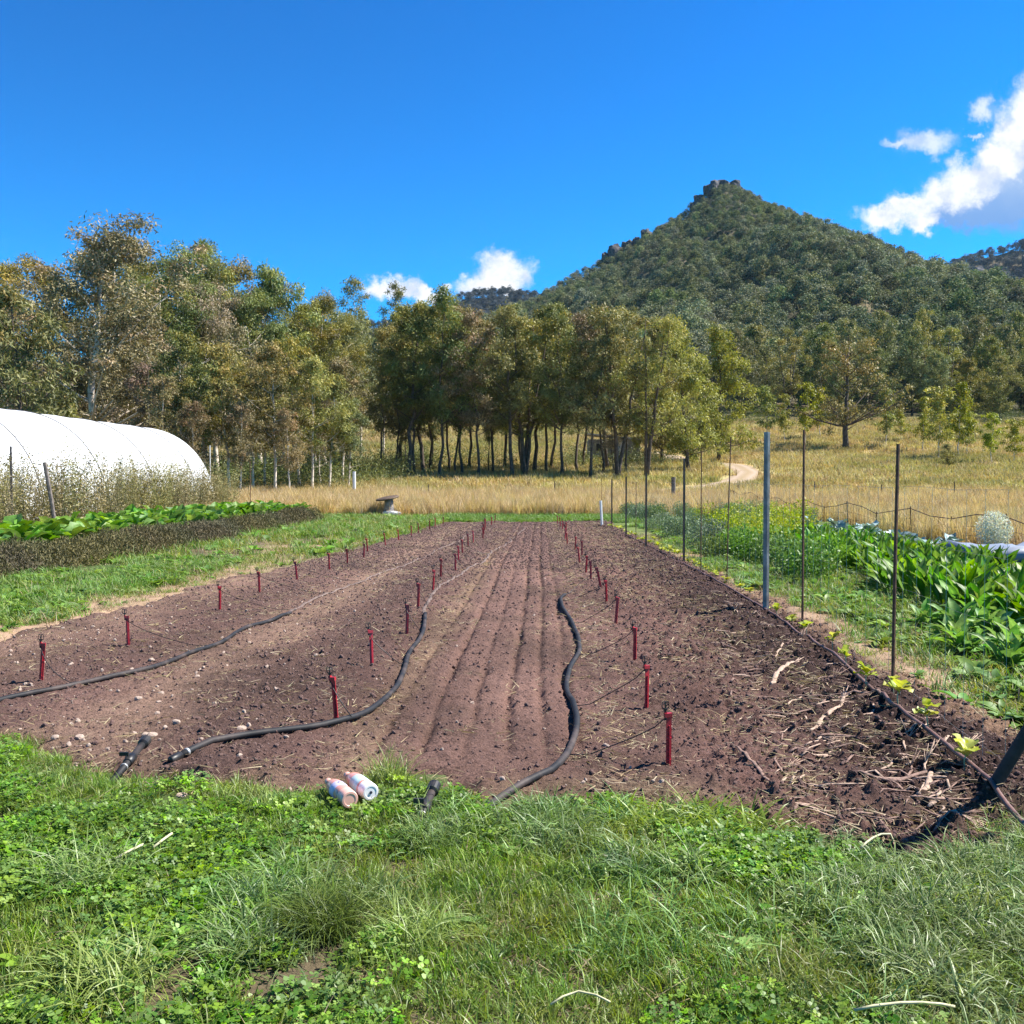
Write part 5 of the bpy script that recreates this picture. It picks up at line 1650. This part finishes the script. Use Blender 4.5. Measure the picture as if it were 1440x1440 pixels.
x, y = bed_pts(60000, -6.3, 3.1, 4.4, 22, 1.9)
w = 0.25 + 0.75 * sstep(x, 0.5, 1.3) + 0.5 * np.exp(-((x + 1.8) / 0.5) ** 2) + 0.35 * np.exp(-((x + 3.7) / 0.6) ** 2)
k = RNG.uniform(0, 1, len(x)) < w
x, y = x[k], y[k]
xf, yf = bed_pts(16000, -4.6, 2.8, 18, 38)
x = np.concatenate([x, xf]); y = np.concatenate([y, yf])
s = 0.003 + 0.009 * RNG.uniform(0, 1, len(x)) ** 4 + 0.0004 * y
scatter('soil_clods', cl, np.stack([x, y, bedz(x, y) + s * 0.2], -1), RNG.uniform(0, 6, (len(x), 3)), s, RNG.integers(0, 4, len(x)), 'loose dark soil crumbs and clods on the tilled bed', 'soil')
x, y = bed_pts(4200, -6.2, 1.0, 5.2, 22, 1.7)
w = 0.12 + 0.9 * np.exp(-((x + 2.8) / 0.8) ** 2) + 0.8 * np.exp(-((x + 4.7) / 0.7) ** 2)
k = RNG.uniform(0, 1, len(x)) < w
x, y = x[k], y[k]
s = 0.004 + 0.013 * RNG.uniform(0, 1, len(x)) ** 4
scatter('pebbles', pb, np.stack([x, y, bedz(x, y) + s * 0.3], -1), RNG.uniform(0, 6, (len(x), 3)), np.stack([s, s * 1.2, s * 0.7], -1), RNG.integers(0, 3, len(x)), 'small pale pebbles strewn over the left half of the bed', 'gravel')
for (px, py, s) in [(247, 1117, 0.035), (185, 985, 0.03), (195, 1040, 0.024), (215, 985, 0.022), (100, 1040, 0.03), (64, 1043, 0.024), (240, 1022, 0.028), (334, 1033, 0.03), (205, 932, 0.026), (178, 1030, 0.02), (218, 975, 0.024), (98, 1016, 0.018), (205, 1040, 0.03), (385, 980, 0.018)]:
    x, y = G(px, py, 0.04)
    o = ob('stone', random.choice(pb)); o.location = (x, y, b1(x, y) + s * 0.2); o.scale = (s, s * 0.9, s * 0.6); o.rotation_euler = (0, 0, random.uniform(0, 6))
    tag(o, 'pale flattish stone lying on the left part of the bed', 'stone', 'stones on the bed')
st = [tuft('straw_bit', M['straw'], 12, 0.11, 0.03, 0.11, 0.0045, 1.5, 0.1, seg=2, lie=1.5) for _ in range(4)]
x, y = bed_pts(36000, -6, 3, 4.4, 37, 1.35)
nn_ = fbm(x, y, 1.5, 3, 151)
w = 0.03 + 0.6 * np.exp(-((x - 0.52) / 0.2) ** 2) + 0.5 * np.exp(-((x + 1.1) / 0.2) ** 2) * sstep(nn_, -0.15, 0.25) + 0.55 * sstep(x + nn_ * 0.5, 0.8, 1.4) * (1 - sstep(x, 2.1, 2.4)) + 0.12 * sstep(-x, 1.2, 1.5) + 0.35 * sstep(x, 2.6, 2.9) \
    + 0.5 * (1 - sstep(y - np.interp(x, FX, FY), 0.1, 0.5)) * sstep(nn_, 0, 0.3)
k = RNG.uniform(0, 1, len(x)) < w
x, y = x[k], y[k]
scatter('bed_straw', st, np.stack([x, y, bedz(x, y) + 0.008], -1), eul(len(x), 0.12), RNG.uniform(0.5, 1.1, len(x)) * (1 + y * 0.03), RNG.integers(0, 4, len(x)), 'dry straw litter along the hoses and bed edges', 'straw')

# ------------------------------------------------------------------ foreground tussocks and stalks
def tussock(px, py, label, mat, n, R, l0, l1, w, lean, curl, seed, name='grass_tussock', scale=(1, 1, 1)):
    x, y = G(px, py)
    V, Fc, f = blades(n, R, l0, l1, w, lean, curl, seg=5, rng=np.random.default_rng(seed), flop=0.35)
    o = mesh_np(name, V, Fc, M[mat], attr=f); o.location = (x, y, float(ground_z(np.array([x]), np.array([y]))[0])); o.scale = scale
    return tag(o, label, 'grass')
tussock(452, 1330, 'big dark olive tussock of fine grass in the lawn', 'grass_olive', 950, 0.11, 0.17, 0.30, 0.0036, 0.3, 1.9, 901)
tussock(580, 1340, 'bright green grass tuft right next to the dark olive tussock', 'grass_b', 240, 0.13, 0.14, 0.28, 0.005, 0.45, 1.6, 902)
tussock(110, 1250, 'large tuft of long green grass in the left part of the lawn', 'grass_b', 340, 0.2, 0.14, 0.30, 0.005, 0.4, 1.7, 903)
tussock(140, 1410, 'long flopped green grass tuft in the left lawn below the larger one', 'grass_b', 300, 0.18, 0.16, 0.32, 0.0055, 0.5, 1.7, 904)
tussock(970, 1165, 'thick clump of broad bladed green grass against the bed edge', 'grass', 420, 0.30, 0.10, 0.22, 0.010, 0.45, 1.2, 905, scale=(1.35, 0.7, 1))
tussock(545, 1105, 'upright grass tuft between the bottles and the supply pipe', 'grass', 200, 0.10, 0.12, 0.25, 0.005, 0.22, 0.8, 906)
tussock(960, 1330, 'wide flopped clump of dark green grass in the middle of the lawn', 'grass_b', 420, 0.34, 0.14, 0.30, 0.0055, 0.6, 1.6, 907)
tussock(1310, 1330, 'pale green feathery grass clump in the right part of the lawn', 'grass_b', 300, 0.24, 0.14, 0.32, 0.005, 0.5, 1.5, 908)
tussock(1150, 1400, 'grass clump in the right lawn beside the feathery one', 'grass', 260, 0.2, 0.1, 0.24, 0.005, 0.5, 1.4, 909)
tussock(1340, 800 + 60, 'grassy clump among the weeds by the rusty rod post', 'grass', 200, 0.2, 0.2, 0.4, 0.008, 0.5, 1.4, 910)
def stalk(pts, label, r=0.004):
    q = smooth_path([G(a, b, 0.04) for a, b in pts], 0.05)
    z = ground_z(q[:, 0], q[:, 1]) + 0.06
    o = MB().tube([(q[i, 0] - q[0, 0], q[i, 1] - q[0, 1], z[i] - z[0] + 0.015 * math.sin(i * 0.7)) for i in range(len(q))], r, 5).build('dry_stalk', M['stem'], None, True)
    o.location = (q[0, 0], q[0, 1], z[0]); tag(o, label, 'stalk')
stalk([(1205, 1436), (1270, 1430), (1345, 1424)], 'straight straw coloured stalk lying on the front lawn', 0.005)
stalk([(775, 1436), (815, 1422), (860, 1432)], 'bent dry stalk arching over the grass at the front', 0.0035)
stalk([(1212, 1198), (1240, 1182), (1285, 1170), (1250, 1150)], 'kinked pale green stalk at the corner of the bed', 0.005)
stalk([(150, 1225), (190, 1208)], 'short broad straw lying in the left lawn', 0.006)
stalk([(205, 1207), (232, 1192)], 'second short straw beside the first in the left lawn', 0.006)

# ------------------------------------------------------------------ far garden bits
def table():
    x, y = XA(546, 46.0), 46.0; z = g1(x, y)
    o = empty('round_topped_stump', (x, y, z), 0, (1, 1, 0.85)); tag(o, 'brown round disc tilted on a pale stump at the edge of the dry grass', 'stump')
    MB().lathe([(0.30, -0.1), (0.25, 0.3), (0.2, 0.6), (0.19, 0.86)], 16).build('stump', M['concrete'], o, True)
    d = MB().lathe([(0.44, -0.05), (0.53, -0.03), (0.53, 0.03), (0.44, 0.055)], 24).build('disc', M['rustdisc'], o, True)
    d.location = (-0.06, 0, 0.92); d.rotation_euler = (0.14, -0.2, 0)
    s = ob('sack', rock_mesh(3.3, 3, 0.3), o); s.data.materials.append(M['whitesack']); s.location = (0.16, -0.2, 0.1); s.scale = (0.4, 0.26, 0.2)
table()
def single_post(px, d, top, r, mat, label, h0=0.0, lean=0.0, name='fence_post'):
    x = XA(px, d); z = g1(x, d); h = CAM_Z + (VY - top) / F * d
    o = MB().tube([(0, 0, -0.2), (lean * 0.5 + 0.004, 0, (h - z) / 2), (lean, 0, h - z)], [r, r * 0.97, r * 0.94], 8).build(name, M[mat], None)
    o.location = (x, d, z); tag(o, label, 'post')
single_post(497, 64, 663, 0.11, 'whitepost', 'short pale post in the dry grass in front of the grove')
single_post(946, 60, 671, 0.13, 'timber', 'short dark timber post by the dirt track')
single_post(349, 45, 648, 0.018, 'rust', 'thin dark rod at the end of the broad leaved row')
single_post(6, 27, 627, 0.03, 'darksteel', 'dark steel post in the weeds in front of the tunnel')
single_post(292, 56, 626, 0.03, 'whitepost', 'thin pale rod behind the far end of the tunnel')
single_post(72, 28, 650, 0.06, 'timber', 'curved dark plank leaning among the weeds by the tunnel', lean=-0.34, name='leaning_plank')
for i, (px, d, lab) in enumerate([(602, 62, 'thin steel picket in the dry grass before the left trunks of the grove'), (1142, 62, 'thin steel picket in the dry grass below the big open gum'), (1235, 60, 'thin steel picket in the dry grass behind the rusty rod post'),
                             (1335, 58, 'thin steel picket in the dry grass behind the white flowering bush'), (1036, 64, 'thin steel picket beside the bend of the dirt track'), (780, 63, 'thin steel picket in the dry grass straight beyond the seed furrows')]):
    single_post(px, d, 675 + (2 if i % 2 else 6), 0.03, 'darksteel', lab, name='steel_picket')

# shed glimpsed through the grove
x, y = 8.6, 122.0; z = g1(x, y)
o = empty('shed', (x, y, z)); tag(o, 'dark shed with pale roof edge glimpsed between the grove trunks', 'shed')
MB().box((0, 0, 1.1), (6.0, 4.0, 2.4)).build('wall', M['shedwall'], o)
MB().box((0, 0, 2.62), (6.6, 4.6, 0.14), Matrix.Rotation(0.10, 3, 'Y')).build('roof', M['shedroof'], o)
MB().box((0.6, -2.03, 0.95), (1.0, 0.06, 2.0)).build('door', M['shedroof'], o)
MB().box((-1.6, -2.03, 1.4), (1.0, 0.06, 0.8)).build('window', M['blackp'], o)


# ------------------------------------------------------------------ thin blue air between the garden and the hill
hz = MB().box((100, 640, 150), (3600, 2000, 420)).build('haze', bpy.data.materials.new('thin_air'))
hm = hz.data.materials[0]; hm.use_nodes = True
HN = NT(hm.node_tree); HN.n.clear()
ho = HN.add('ShaderNodeOutputMaterial')
hv = HN.add('ShaderNodeVolumePrincipled')
hv.inputs['Color'].default_value = (0.62, 0.82, 1.0, 1.0)
hv.inputs['Density'].default_value = 0.000045
hv.inputs['Anisotropy'].default_value = 0.0
HN.l.new(hv.outputs[0], ho.inputs['Volume'])
tag(hz, 'thin bluish air between the garden and the far hill', 'haze', kind='stuff')
